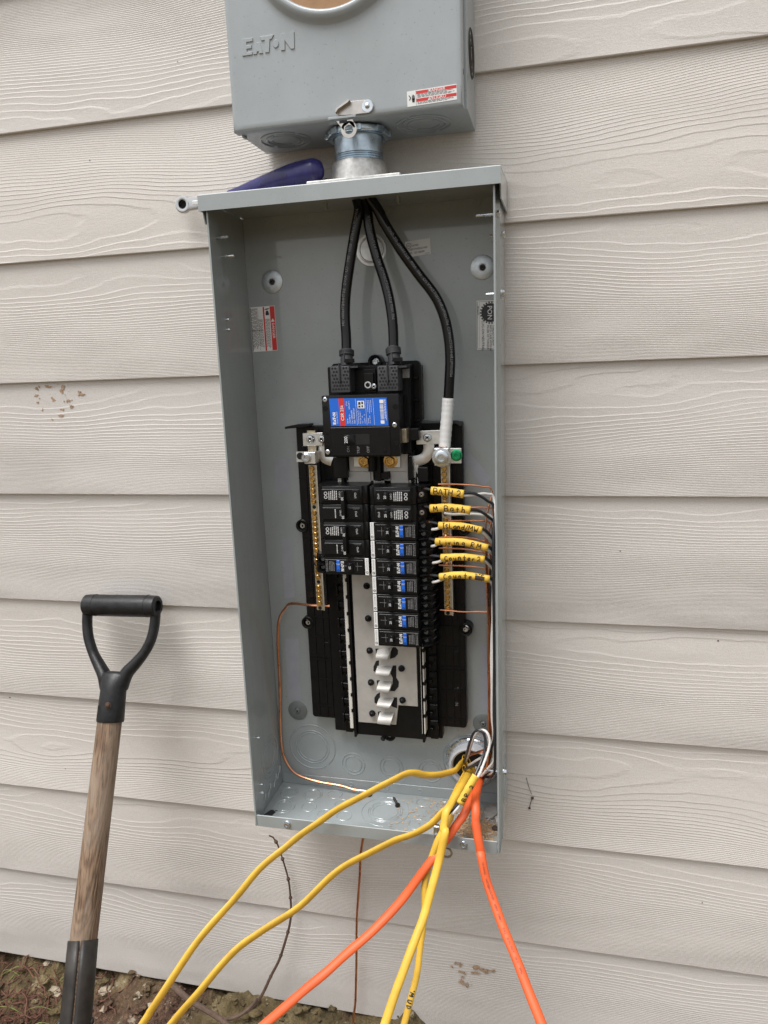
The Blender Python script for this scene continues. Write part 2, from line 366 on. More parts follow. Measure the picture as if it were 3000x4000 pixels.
# ------------------------------------------------------------------ house wall: lap siding over a footing
LAPS = [.1502, -.0352, -.2195, -.4024, -.5881, -.7664, -.9524, -1.1348, -1.3278]
LAPS = [.1502+.184*k for k in range(6, 0, -1)]+LAPS
X0, X1 = -2.6, 2.8
wall = thing('house_wall', 'beige wood-grain lap siding wall behind the two grey boxes', 'wall', (0, 0, -1.4))
mb = MB(); n = 60
for i in range(n+1):                       # one board, 0.21 m tall, its butt edge proud of the one below
    x = X0+(X1-X0)*i/n
    mb.v += [(x, .0068, 0), (x, .0006, 0), (x, 0, .0010), (x, .0070, .214), (x, .0138, .214)]
for i in range(n):
    for k in range(5): mb.f.append((i*5+k, i*5+(k+1) % 5, (i+1)*5+(k+1) % 5, (i+1)*5+k))
mb.f += [tuple(range(5)), tuple(n*5+k for k in range(5))]
BOARD = mb.mesh(smooth=False); BOARD.materials.append(M['siding'])
boards = []
for z in LAPS:
    o = bpy.data.objects.new('siding_board', BOARD); COL.objects.link(o); o.parent = wall; o.location = (0, 0, z+1.4)
    OFF[o] = Vector((0, 0, z)); boards.append(o)
part('sheathing', MB().box(X0, X1, .0145, .06, -1.325, 1.42), M['conc'], wall)
mb = MB(); nx = 120; nz = 14
for j in range(nz+1):
    for i in range(nx+1):
        x = X0+(X1-X0)*i/nx; z = -1.30-.5*j/nz
        mb.v.append((x, .034-.02*(j/nz)+mnoise.fractal(Vector((x*14, 2, z*14)), .9, 2, 4)*.010, z))
mb.f = [(j*(nx+1)+i, j*(nx+1)+i+1, (j+1)*(nx+1)+i+1, (j+1)*(nx+1)+i) for j in range(nz) for i in range(nx)]
part('footing', mb, M['conc'], wall, 'rough mossy concrete footing under the siding')
def blob(mb, c, r, n=9, e=.35, y0=.0003, y1=-.0005, sx=1.0, k=None):
    R = k or RND; p = [(c[0]+sx*r*(1+R.uniform(-e, e))*math.cos(2*math.pi*i/n), c[2]+r*(1+R.uniform(-e, e))*math.sin(2*math.pi*i/n)) for i in range(n)]
    mb.prism(p, c[1]+y0, c[1]+y1)
def stain(board, pts, mat, label):
    mb = MB()
    for (c, r, sx) in pts:
        for k in range(4):
            q = (c[0]+RND.gauss(0, r*.55)*sx, c[1], c[2]+RND.gauss(0, r*.5)); blob(mb, q, r*RND.uniform(.24, .62), 9, .6, sx=sx, y1=-.00025-.00003*(len(mb.v) % 17))
        for k in range(3): blob(mb, (c[0]+RND.gauss(0, r*1.6)*sx, c[1], c[2]+RND.gauss(0, r*1.4)), r*RND.uniform(.06, .16), 6, .5, y1=-.0002-.00002*(len(mb.v) % 13))
    part('mud_stain', mb, mat, board, label, smooth=False)
B_ = boards[6:]
def onb(p): return p
stain(B_[3], [((-0.3816,0.0052,-0.2282), .004, 1), ((-0.3641,0.0052,-0.2265), .003, 2), ((-0.3358,0.0052,-0.2325), .006, 1), ((-0.3557,0.0050,-0.2466), .0045, 1), ((-0.3311,0.0048,-0.2495), .005, .8),
  ((-0.3046,0.0050,-0.2407), .003, 2.5), ((-0.3835,0.0050,-0.2414), .0035, 1), ((-0.3219,0.0048,-0.2505), .002, 2), ((-0.3759,0.0045,-0.2625), .002, 1), ((-0.3408,0.0045,-0.2648), .002, 2), ((-0.3832,0.0048,-0.2519), .002, 1), ((-0.3188,0.0046,-0.2594), .0025, 2), ((-0.3607,0.0040,-0.2800), .002, 1.3), ((-0.3425,0.0040,-0.2729), .002, 3)], M['mud'], 'cluster of brown mud spots')
stain(B_[8], [((0.2881,0.0026,-1.2002), .0035, 1.6), ((0.3128,0.0026,-1.1994), .0045, 2.0), ((0.3266,0.0026,-1.2005), .003, 2.6), ((0.3403,0.0024,-1.2004), .003, 2.0), ((0.2942,0.0022,-1.2121), .003, 1.6), ((0.3106,0.0022,-1.2088), .0035, 1.6), ((0.3357,0.0022,-1.2057), .002, 2.2), ((0.2941,0.0020,-1.2195), .003, 1), ((0.2992,0.0014,-1.2340), .007, 1), ((0.2772,0.0025,-1.2046), .002, 1.4)], M['mud'], 'rusty mud spots')
mb = MB()
for i in range(22):
    x, z = RND.uniform(-.6, .9), RND.uniform(-1.25, .3)
    if -.05 < x < .40: continue
    zb = max(l for l in LAPS if l < z); yy = .0070*(z-zb)/.214
    blob(mb, (x, yy, z), RND.uniform(.0005, .0011), 6, .5, sx=RND.uniform(.7, 1.8))
part('dirt_speck', mb, M['dark'], wall, smooth=False)
mb = MB(); mb.tube([(0.3972,0.0025,-0.8426), (0.4007,0.0018,-0.8559), (0.4054,0.0010,-0.8691)], .0004, 4)
mb.tube([(0.4065,0.0000,-0.8739), (0.4043,0.0000,-0.8812), (0.4023,0.0000,-0.8918)], .0005, 5)
mb.lathe((0.4065,0.0010,-0.8750), (0, -1, 0), [(0, -.001), (.0024, 0), (.002, .0015), (0, .002)], 8); mb.lathe((0.4022,0.0010,-0.8929), (0, -1, 0), [(0, -.001), (.002, 0), (.0017, .001), (0, .0016)], 8)
solo('insect_casing', mb, M['dark'], 'tiny brown dried insect casing stuck on siding right of the panel', 'debris', (0.4043,0.0000,-0.8828))

# ------------------------------------------------------------------ shared shapes
def xz(pts): return [(p[0], p[2]) for p in pts]
def eaton(mb, c, w, h, y0, y1, e1=(1, 0), e2=(0, 1), axis='y', shear=0.0):
    """the raised maker's mark: E A T dot N in heavy letters; c is its lower left corner"""
    L = [[(0, 0), (.92, 0), (.92, .2), (.42, .2), (.42, .38), (.86, .38), (.86, .6), (.42, .6), (.42, .78), (.98, .78), (.98, 1), (0, 1)],
         [(.98, 0), (1.24, .68), (1.56, .68), (1.84, 0), (1.5, 0), (1.46, .14), (1.34, .14), (1.3, 0)],
         [(1.62, 1), (2.85, 1), (2.62, .74), (2.48, .74), (2.40, 0), (2.02, 0), (2.02, .74), (1.70, .74)],
         [(2.98+.25*math.cos(a*math.pi/6), .45+.25*math.sin(a*math.pi/6)) for a in range(12)],
         [(3.42, 0), (3.42, 1), (3.78, 1), (4.22, .5), (4.22, 1), (4.6, 1), (4.6, 0), (4.28, 0), (3.78, .54), (3.78, 0)]]
    for p in L:
        q = [((u+shear*v)/4.6*w, v*h) for u, v in p]
        mb.prism([(c[0]+a*e1[0]+b*e2[0], c[1]+a*e1[1]+b*e2[1]) for a, b in q], y0, y1, axis)
    return mb
class Lab:
    """a printed sticker: a thin sheet with its printing laid on it; u to the right, v down, both 0..1"""
    def __init__(s, name, parent, tl, tr, bl, mat, label=None, th=.0003, face=(0, -1, 0)):
        s.o = Vector(tl); s.a = Vector(tr)-s.o; s.b = Vector(bl)-s.o; s.n = s.a.cross(s.b).normalized()
        if s.n.dot(Vector(face)) < 0: s.n = -s.n
        mb = MB(); P = [s.p(0, 0, -.0002), s.p(1, 0, -.0002), s.p(1, 1, -.0002), s.p(0, 1, -.0002), s.p(0, 0, th), s.p(1, 0, th), s.p(1, 1, th), s.p(0, 1, th)]
        mb.add(P, [(0, 1, 2, 3), (4, 5, 6, 7), (0, 1, 5, 4), (1, 2, 6, 5), (2, 3, 7, 6), (3, 0, 4, 7)]); s.th = th
        s.obj = part(name, mb, mat, parent, label, smooth=False); s.lv = 0
    def p(s, u, v, h=0.0): return s.o+s.a*u+s.b*v+s.n*h
    def rects(s, name, rs, mat, k=1):
        mb = MB()
        for (u0, v0, u1, v1) in rs: mb.quad(s.p(u0, v0, s.th+.00010*k), s.p(u1, v0, s.th+.00010*k), s.p(u1, v1, s.th+.00010*k), s.p(u0, v1, s.th+.00010*k))
        return part(name, mb, mat, s.obj, smooth=False)
    def disc(s, name, u, v, r, mat, k=1, n=20):
        mb = MB(); c = s.p(u, v, s.th+.0001*k); a = s.a.normalized(); b = s.b.normalized()
        mb.add([c+a*(r*math.cos(2*math.pi*i/n))+b*(r*math.sin(2*math.pi*i/n)) for i in range(n)], [tuple(range(n))]); return part(name, mb, mat, s.obj, smooth=False)
    def tri(s, u, v, r, mat, k=2):
        mb = MB(); c = s.p(u, v, s.th+.0001*k); a = s.a.normalized(); b = s.b.normalized()
        mb.add([c-b*r, c+a*r+b*r*.7, c-a*r+b*r*.7], [(0, 1, 2)]); return part('warning_triangle', mb, mat, s.obj, smooth=False)
    def text(s, body, u, v, size, mat, turn=0, k=2, bold=0.0, align='CENTER', wide=1.0):
        a = s.a.normalized(); b = s.b.normalized(); e1, e2 = {0: (a, -b), 90: (-b, -a), -90: (b, a), 180: (-a, b)}[turn]
        return text(body, size, s.p(u, v, s.th+.0001*k), mat, s.obj, e1=e1, e2=e2, bold=bold, align=align, wide=wide)
    def lines(s, u0, u1, v0, v1, n, mat, fill=.45, turn=0, k=1, rag=.25, seed=1):
        R = random.Random(seed); rs = []
        for i in range(n):
            t0 = i/n; t1 = (i+fill)/n; x = u0 if not turn else v0; e = (u1 if not turn else v1)-R.random()*rag*((u1-u0) if not turn else (v1-v0))
            while x < e:
                ln = R.uniform(.03, .09)*((u1-u0) if not turn else (v1-v0))*1.3; x2 = min(e, x+ln)
                if not turn: rs.append((x, v0+(v1-v0)*t0, x2, v0+(v1-v0)*t1))
                else: rs.append((u0+(u1-u0)*t0, x, u0+(u1-u0)*t1, x2))
                x = x2+.018*((u1-u0) if not turn else (v1-v0))
        return s.rects('small_print', rs, mat, k)
def hexscrew(name, parent, c, d, r, mat, head=.004, flange=0, shank=0, slot=True):
    mb = MB(); c = Vector(c); d = Vector(d).normalized()
    if flange: mb.lathe(c, d, [(flange, 0), (flange, .0008), (r*1.02, .0014)], 18)
    mb.lathe(c, d, [(r, .0005), (r, head*.8), (r*.86, head), (r*.5, head), (r*.45, head*.75), (0, head*.72)], 6)
    if shank: mb.lathe(c, -d, [(r*.42, 0), (r*.42, shank), (r*.3, shank+.0012)], 8)
    return part(name, mb, mat, parent)
def panscrew(name, parent, c, d, r, mat, h=.0018):
    """round head with a recessed cross"""
    mb = MB(); c = Vector(c); d = Vector(d).normalized()
    mb.lathe(c, d, [(r, 0), (r*.96, h*.5), (r*.75, h), (r*.34, h*1.1), (0, h*.55)], 14)
    o = part(name, mb, mat, parent); u = d.orthogonal().normalized(); w_ = d.cross(u); k = MB(); f = c+d*(h*1.12)
    for a, b in ((u, w_), (w_, u)): k.quad(f-a*r*.5-b*r*.1, f+a*r*.5-b*r*.1, f+a*r*.5+b*r*.1, f-a*r*.5+b*r*.1)
    part('cross_recess', k, M['hole'], o, smooth=False); return o
def knockout(parent, c, d, radii, mat=None, tw=.0009, gap=.25, a=.4):
    """punched rings left in the sheet: grooves that leave tie points"""
    mb = MB()
    for i, r in enumerate(radii):
        a0 = a+i*2.1; m = 2 if r > .012 else 1
        for k in range(m): mb.arc(c, d, r, tw, a0+k*2*math.pi/m+gap*.5*min(1, .02/r), a0+(k+1)*2*math.pi/m-gap*.5*min(1, .02/r), 22, 5)
    return part('knockout', mb, mat or M['paint'], parent)

# ------------------------------------------------------------------ meter base above the panel
MX0, MX1, MY, MZ0, MZ1 = .0396, .3276, -.1087, .0796, .490
meter = thing('meter_base', 'pale grey meter base box with round opening above the open panel', 'meter box', (.18, 0, MZ0))
part('body', MB().box(MX0+.0010, .3310, -.0895, -.0008, MZ0+.0012, MZ1-.004), M['paint2'], meter, bevel=.0008)
cx, cz = .174, .285
A = sorted(set([round(2*math.pi*i/72, 5) for i in range(72)]+[round(math.atan2(z-cz, x-cx) % (2*math.pi), 5) for x in (MX0, MX1) for z in (MZ0, MZ1)]))
def rect_at(a, ins):
    dx, dz = math.cos(a), math.sin(a); ts = []
    if dx > 1e-9: ts.append((MX1-cx)/dx)
    if dx < -1e-9: ts.append((MX0-cx)/dx)
    if dz > 1e-9: ts.append((MZ1-cz)/dz)
    if dz < -1e-9: ts.append((MZ0-cz)/dz)
    t = min(ts); x = min(MX1-ins, max(MX0+ins, cx+dx*t)); z = min(MZ1-ins, max(MZ0+ins, cz+dz*t)); return x, z
rings = [('r', .0012, -.0915), ('r', 0, -.0915), ('r', 0, MY+.0026), ('r', .0008, MY+.0008), ('r', .0026, MY), ('r', .0075, MY), ('c', .1085, MY), ('c', .1025, MY), ('c', .1005, MY-.0008), ('c', .0975, MY-.0050), ('c', .0935, MY-.0078), ('c', .0895, MY-.0082), ('c', .0868, MY-.0062), ('c', .0858, MY-.002), ('c', .0858, MY+.004)]
mb = MB(); n = len(A)
for k, v, y in rings:
    for a in A:
        if k == 'r': x, z = rect_at(a, v)
        else: x, z = cx+v*math.cos(a), cz+v*math.sin(a)
        mb.v.append((x, y, z))
for i in range(len(rings)-1):
    for j in range(n): mb.f.append((i*n+j, i*n+(j+1) % n, (i+1)*n+(j+1) % n, (i+1)*n+j))
cover = part('cover', mb, M['paint2'], meter, 'pale grey cover with a raised ring round its opening', angle=50)
part('cardboard_plug', MB().cyl((cx, -.1110, cz), (0, 1, 0), .0860, .001, 48), M['card'], meter, 'brown cardboard filling the round opening')
p0 = (0.0589,-0.1087,0.1631); p1 = (0.1265,-0.1087,0.1619); p2 = (0.0598,-0.1087,0.1818)
mb = eaton(MB(), (p0[0], p0[2]), p1[0]-p0[0], p2[2]-p0[2], MY+.001, MY-.0011, shear=.05)
part('embossed_lettering', mb, M['paint2'], cover, bevel=.0004)
mb = MB().box(.045, .0475, -.094, -.084, MZ0-.003, MZ0+.002); part('cover_hook', mb, M['paint2'], meter)
knockout(meter, (.088, -.052, MZ0+.0010), (0, 0, -1), [.018, .024, .032], M['paint2'], .0014, a=.5)
knockout(meter, (.272, -.052, MZ0+.0010), (0, 0, -1), [.020, .027, .034], M['paint2'], .0014, a=1.7)
knockout(meter, (.3310, -.0445, .1560), (1, 0, 0), [.012, .019, .026], M['iron'], .0015, a=.2)  # rings coloured dark to paint the shade in the punched slots
part('side_screw', MB().cyl((MX1-.0002, -.0985, .118), (1, 0, 0), .003, .0008, 10), M['darkwash'], meter)
lb = Lab('danger_label', meter, (0.2621,-0.1088,0.1007), (0.3208,-0.1088,0.1025), (0.2623,-0.1088,0.0841), M['lwhite'], 'white sticker with red bars and a shock hazard hand')
lb.rects('red_bar', [(.19, .06, .995, .26), (.19, .56, .995, .76)], M['lred'])
lb.text('DANGER', .60, .16, .0050, M['lwhite'], bold=.01); lb.text('PELIGRO', .62, .66, .0050, M['lwhite'], bold=.01)
lb.tri(.455, .17, .0022, M['lwhite']); lb.tri(.455, .67, .0022, M['lwhite'])
lb.lines(.21, .97, .29, .53, 4, M['ink'], seed=3); lb.lines(.21, .97, .79, .95, 3, M['ink'], seed=4)
lb.rects('panel_line', [(.18, 0.02, .186, .98)], M['ink'])
mb = MB()
for a, b in ((.10, .30), (.115, .26), (.13, .27), (.145, .33)): mb.quad(lb.p(a, b, .0005), lb.p(a+.011, b, .0005), lb.p(a+.011, .62, .0005), lb.p(a, .62, .0005))
mb.quad(lb.p(.095, .5, .0005), lb.p(.158, .5, .0005), lb.p(.15, .76, .0005), lb.p(.105, .76, .0005)); mb.quad(lb.p(.03, .28, .0005), lb.p(.045, .26, .0005), lb.p(.085, .45, .0005), lb.p(.07, .48, .0005)); mb.quad(lb.p(.04, .55, .0005), lb.p(.05, .62, .0005), lb.p(.08, .48, .0005), lb.p(.07, .44, .0005))
part('hand_symbol', mb, M['ink'], lb.obj, smooth=False)
# hasp
hasp = part('hasp', MB().prism(xz([(0.1765,-0.1120,0.0832),(0.1773,-0.1120,0.0886),(0.1936,-0.1120,0.0973),(0.2160,-0.1120,0.0967),(0.2204,-0.1120,0.0943),(0.2220,-0.1120,0.0894),(0.2200,-0.1120,0.0845),(0.2162,-0.1120,0.0823),(0.1953,-0.1120,0.0824)]), -.1098, -.1116), M['stainless'], meter, 'stainless sealing hasp', bevel=.0003)
part('hasp_fold', MB().prism(xz([(0.1760,-0.1120,0.0844),(0.1768,-0.1120,0.0891),(0.1929,-0.1120,0.0978),(0.1941,-0.1120,0.0967),(0.1922,-0.1120,0.0946),(0.1795,-0.1120,0.0884)]), -.1117, -.1180), M['stainless'], hasp)
part('rivet', MB().lathe((0.2143,-0.1118,0.0899), (0, -1, 0), [(.0072, -.0003), (.0068, .0003), (.0032, .0004), (.0032, .0010), (.0018, .0022), (0, .0025)], 18), M['zinc'], hasp)
p = (0.1667,-0.1120,0.0782); q = (0.2010,-0.1120,0.0782)
part('hasp_ledge', MB().box(p[0], q[0], -.1175, -.109, p[2]-.0006, p[2]+.0022), M['paint2'], meter, bevel=.0004)
c = (0.1916,-0.1160,0.0649); mb = MB().ring(c, (0, -1, 0), .0052, .0098, -.0006, .0006, 28)
mb.prism(xz([(0.1762,-0.1160,0.0756),(0.1967,-0.1160,0.0758),(0.2000,-0.1160,0.0664),(0.1978,-0.1160,0.0662),(0.1922,-0.1160,0.0720),(0.1861,-0.1160,0.0684),(0.1853,-0.1160,0.0641)]), -.1166, -.1154)
part('seal_tab', mb, M['stainless'], hasp, bevel=.0002)
p = (0.1850,-0.1169,0.0742); part('tab_slot', MB().box(p[0]-.0048, p[0]+.0048, -.1169, -.1163, p[2]-.0016, p[2]+.0016), M['hole'], hasp)

# ------------------------------------------------------------------ conduit nipple between the two boxes
HX, HY = .1872, -.055
nip = thing('conduit_nipple', 'galvanised conduit nipple and cast hub joining meter base to panel', 'conduit', (HX, HY, .0135))
part('nipple', MB().lathe((HX, HY, 0), (0, 0, 1), [(.0312, .050), (.0312, .0785)], 48), M['galv'], nip)
mb = MB(); pr = []
for i in range(5): pr += [(.0298, .0395+.0026*i), (.0313, .0405+.0026*i), (.0313, .0411+.0026*i)]
part('thread', mb.lathe((HX, HY, 0), (0, 0, 1), pr+[(.0300, .0525)], 40), M['galv'], nip, 'exposed blue-grey pipe threads', angle=20)
part('hub', MB().lathe((HX, HY, 0), (0, 0, 1), [(.0370, .0175), (.0362, .030), (.0350, .039), (.0338, .0412), (.030, .0414)], 48), M['cast'], nip)
mb = MB().box(.130, .250, -.104, -.008, .0105, .0148); part('hub_plate', mb, M['cast'], nip, bevel=.001)
hexscrew('bolt', nip, (.2330, -.075, .0148), (0, 0, 1), .0046, M['zinc'], head=.0065, flange=.0080)
mb = MB().lathe((HX, HY, 0), (0, 0, 1), [(.032, .0705), (.0385, .0705), (.0395, .072), (.0395, .0778), (.032, .0778)], 48, closed=True)
for i in range(8):
    a = i*math.pi/4+.2; c = Vector((HX+.0400*math.cos(a), HY+.0400*math.sin(a), .0742)); t = Vector((-math.sin(a), math.cos(a), 0)); r_ = Vector((math.cos(a), math.sin(a), 0))
    mb.add([c+t*sx_*.006+r_*(sy_*.0022)+Vector((0, 0, sz_*.0034)) for sx_ in (-1, 1) for sy_ in (-1, 1) for sz_ in (-1, 1)], [(0, 1, 3, 2), (4, 6, 7, 5), (0, 4, 5, 1), (2, 3, 7, 6), (0, 2, 6, 4), (1, 5, 7, 3)])
part('lock_nut', mb, M['galv'], nip, bevel=.0005)

# ------------------------------------------------------------------ tools lying on the panel's hood
pl = thing('pliers', 'pliers with dark blue dipped handle lying on top of the panel', 'pliers', (.07, -.07, .015))
hp = spline([(0.1443,-0.0720,0.0343), (0.1423,-0.0720,0.0342), (0.1387,-0.0720,0.0342), (0.1336,-0.0720,0.0337), (0.1247,-0.0720,0.0328), (0.1008,-0.0670,0.0319), (0.0670,-0.0580,0.0283), (0.0316,-0.0480,0.0235), (-0.0010,-0.0400,0.0182)], 5)
hl = [0]
for a, b in zip(hp, hp[1:]): hl.append(hl[-1]+(b-a).length)
hr = [.0165*(1-.32*min(1, max(0, s-.03)/.10))*(math.sqrt(max(.02, 1-((.015-s)/.015)**2)) if s < .015 else 1) for s in hl]
part('handle', MB().tube(hp, hr, 18, flat=.80, ref=(0, 0, 1)), M['blue'], pl, 'dark blue dipped handle', angle=80)
h2 = [(.135, -.022, .027), (.12, -.018, .027), (.08, -.017, .0255), (.045, -.020, .0245), (.004, -.034, .0225)]
part('handle', MB().tube(spline(h2, 4), [.006]+[.0100]*15+[.007], 12, flat=.8), M['blue'], pl)
part('jaw', MB().prism([(.012, -.050), (.012, -.028), (-.0040, -.031), (-.0040, -.047)], .0140, .0215, 'z'), M['chrome'], pl, bevel=.001)
wr = thing('wrench', 'chrome wrench handle end with hanging hole sticking out left of the hood', 'wrench', (-.02, -.015, .02))
c = Vector((-0.0847,-0.0160,0.0221)); mb = MB()
mb.ring(c, (0, -1, 0), .0058, .0118, -.0035, .0035, 30)
mb.add([(c.x+.008, c.y-.0035, c.z-.0090), (c.x+.008, c.y-.0035, c.z+.0090), (c.x+.030, c.y-.0035, c.z+.0082), (c.x+.030, c.y-.0035, c.z-.0075), (.10, -.019, .0205), (.10, -.019, .0360), (c.x+.008, c.y+.0035, c.z-.0090), (c.x+.008, c.y+.0035, c.z+.0090), (c.x+.030, c.y+.0035, c.z+.0082), (c.x+.030, c.y+.0035, c.z-.0075), (.10, -.012, .0205), (.10, -.012, .0360)],
       [(0, 1, 2, 3), (3, 2, 5, 4), (6, 9, 8, 7), (9, 10, 11, 8), (1, 7, 8, 2), (2, 8, 11, 5), (0, 3, 9, 6), (3, 4, 10, 9), (4, 5, 11, 10), (0, 6, 7, 1)])
part('handle', mb, M['chrome'], wr, bevel=.0016, seg=2)
part('hanging_hole', MB().cyl(c+Vector((0, .003, 0)), (0, -1, 0), .0058, .001, 20), M['hole'], wr)
part('web', MB().box(c.x+.016, .08, c.y-.0039, c.y-.0034, c.z-.0020, c.z+.0030), M['alu'], wr, bevel=.0002)

# ------------------------------------------------------------------ panel enclosure
W = .365
box = thing('panel_enclosure', 'tall open grey steel electrical panel box without its cover', 'panel box', (.1825, 0, -.888))
part('back_panel', MB().box(-.001, .366, -.0035, -.0010, -.8868, -.0020), M['paint'], box)
prof = [(-.003, -.0012), (-.003, -.086), (0, -.0895), (0, -.1214), (.0022, -.1214), (.0022, -.1195), (.0014, -.1190), (.0014, -.0888), (-.0016, -.0854), (-.0016, -.0012)]
part('side_panel', MB().prism(prof, -.8885, -.0022, 'z'), M['paint'], box, angle=25)
part('side_panel', MB().prism([(W-x, y) for x, y in prof], -.8885, -.0022, 'z'), M['paint'], box, angle=25)
part('top_panel', MB().box(.0016, W-.0016, -.1200, -.0012, -.0020, -.0006), M['paint'], box)
hood = part('hood', MB().prism([(-.1262, .0049), (-.1282, .0047), (-.1270, .0062), (-.001, .0156), (-.001, .0141)], -.0070, .3720, 'x').box(-.0070, .3720, -.1282, -.1264, -.0136, .0050), M['paint'], box, angle=40)
fl = [(-.1262, .0050), (-.1262, -.0134), (-.1172, -.0136), (-.1130, -.0268), (-.0012, -.0230), (-.0012, .0140)]
part('hood_flap', MB().prism(fl, .3703, .3718, 'x'), M['paint'], hood); part('hood_flap', MB().prism(fl, -.0068, -.0053, 'x'), M['paint'], hood)
part('floor_panel', MB().box(-.0014, W+.0014, -.1196, -.0014, -.8885, -.8870), M['paint'], box)
part('front_lip', MB().box(.0030, W-.0030, -.1214, -.1198, -.8886, -.8695), M['paint'], box, bevel=.0006)
part('back_flange', MB().box(.001, W-.001, -.0048, -.0036, -.8869, -.8698), M['paint'], box, bevel=.0003)
# dimples and stamped marks
mb = MB()
for x in (.062, .118, .178, .232, .300): part('dimple', MB().lathe((x, -.0048, -.8785), (0, -1, 0), [(.0042, -.0002), (.0042, .0003), (.0030, .0008), (.0026, .0002), (0, .0002)], 14), M['paint'], box)
for p in ((0.0369,-0.0036,-0.0057), (0.2090,-0.0036,-0.0061), (0.3326,-0.0036,-0.0056)): part('dimple', MB().lathe(p, (0, -1, 0), [(.006, -.0004), (.0055, .0008), (.003, .001), (.0026, .0004), (0, .0004)], 14), M['paint'], box)
for x in (.14, .237): part('ceiling_tab', MB().box(x-.0015, x+.0015, -.060, -.052, -.010, -.002), M['paint'], box)
mb = MB()
for y, z in ((-.100, -.870), (-.082, -.872), (-.060, -.868), (-.035, -.866), (-.018, -.862)):
    mb.tube([(-.0010, y-.006, z-.008), (-.0006, y-.003, z), (-.0006, y+.004, z+.002), (-.0010, y+.007, z+.009)], .0016, 6)
part('corner_embossing', mb, M['paint'], box)
# knockouts: back, left side, floor
knockout(box, (.0553, -.0036, -.8180), (0, -1, 0), [.0245, .0285, .0385])
for x in (.1235, .1862, .2492): knockout(box, (x, -.0036, -.8421), (0, -1, 0), [.0135, .0186], a=x*30)
knockout(box, (-.0016, -.047, -.816), (1, 0, 0), [.0185, .026, .0335])
knockout(box, (.366+.0020, -.047, -.816), (1, 0, 0), [.0185, .026, .0335])
FK = [(.0200, -.0317, [.0125, .0150]), (.0607, -.0310, [.0125, .0150]), (.0957, -.0240, [.0115]), (.0256, -.0687, [.0115, .0170]), (.0654, -.0640, [.0115]), (.0955, -.0774, [.0115]), (.1265, -.0764, [.0115]), (.1150, -.0480, [.0115]),
      (.186, -.055, [.0195, .0235, .0265, .0365]), (.2406, -.0215, [.0115]), (.272, -.0260, [.0115]), (.2400, -.0780, [.0125]), (.300, -.058, [.0125, .018]), (.3430, -.0650, [.0125, .017])]
for i, (x, y, rs) in enumerate(FK): knockout(box, (x, y, -.8870), (0, 0, 1), rs, tw=.0008, a=i*1.3)
part('wire_hole', MB().cyl((.150, -.0165, -.8870), (0, 0, 1), .0062, .0003, 16), M['hole'], box)
for p, m_ in (((0.0377,-0.0036,-0.0899), 'zinc'), ((0.3386,-0.0036,-0.0896), 'zinc'), ((0.0339,-0.0036,-0.7558), 'darkwash'), ((0.3330,-0.0036,-0.7542), 'darkwash')):
    wa = part('washer', MB().lathe(p, (0, -1, 0), [(.0160, -.0003), (.0160, .0010), (.0154, .0014), (.0052, .0014), (.0046, .0008), (0, .0008)], 32), M['washer'] if m_ == 'zinc' else M[m_], box, 'large bright zinc washer' if m_ == 'zinc' else 'large dark grey washer')
    panscrew('screw', wa, Vector(p)+Vector((0, -.001, 0)), (0, -1, 0), .0042, M['darkwash'] if m_ == 'darkwash' else M['iron'])
p = Vector((0.1858,-0.0036,-0.0564))
part('hole_plug', MB().lathe(p, (0, -1, 0), [(.0225, -.0003), (.0215, .0009), (.0180, .0010), (.0172, .0024), (.0160, .0026), (.0150, .0016), (0, .0016)], 32), M['alu'], box, 'round zinc plug in the back panel')
# screws through the sides
for z, y, xo, fl_, sh in (((0.3683,-0.1050,-0.0429)[2], -.1060, W+.0002, 0, .019), ((0.3719,-0.0600,-0.0598)[2], -.0620, W+.0030, 0, .010), ((0.3700,-0.0750,-0.1311)[2], -.0760, W+.0032, .0062, .014), ((0.3705,-0.0700,-0.7896)[2], -.0740, W+.0030, .0058, .020)):
    hexscrew('side_screw', box, (xo, y, z), (1, 0, 0), .0042, M['zinc'], head=.0045, flange=fl_, shank=sh+.004)
for p, ln in (((-0.0011,-0.1000,-0.0418), .016), ((-0.0009,-0.0880,-0.0640), .017), ((-0.0051,-0.0900,-0.1452), .004), ((-0.0054,-0.0900,-0.1584), .004), ((-0.0016,-0.1000,-0.7538), .006), ((-0.0013,-0.1000,-0.8313), .005), ((-0.0018,-0.1000,-0.8457), .005)):
    part('side_screw', MB().lathe((.0012, p[1], p[2]), (1, 0, 0), [(.0019, 0), (.0019, ln), (.0013, ln+.0012)], 8), M['zinc'], box)
for p in ((0.0517,-0.1216,-0.8785), (0.3151,-0.1216,-0.8790)): hexscrew('lip_screw', box, p, (0, -1, 0), .0046, M['zinc'], head=.0050, flange=.0052, shank=.010)
mb = MB(); p = Vector((0.2773,-0.1216,-0.8619)); mb.box(p.x-.004, p.x+.004, -.1255, -.1190, p.z-.006, p.z+.009); part('latch_spring', mb, M['zinc'], box, bevel=.001)
hexscrew('lip_screw', box, (0.2782,-0.1250,-0.8675), (0, -1, 0), .0040, M['zinc'], head=.004)
p = Vector((0.2896,-0.1150,-0.9004)); mb = MB().ring(p, (0, -1, 0), .0058, .0088, -.0006, .0006, 24); mb.box(p.x-.0058, p.x+.0058, p.y-.0006, p.y+.0006, p.z+.0070, p.z+.0180)
part('hanging_tab', mb, M['stainless'], box, 'metal tab with a round hole hanging under the lip')
p = (0.0191,-0.1100,-0.8713); part('black_tape_scrap', MB().add([(.002, -.095, -.8866), (.016, -.095, -.8866), (.020, -.081, -.8866), (.009, -.081, -.8866)], [(0, 1, 2, 3)]), M['ink'], box, smooth=False)
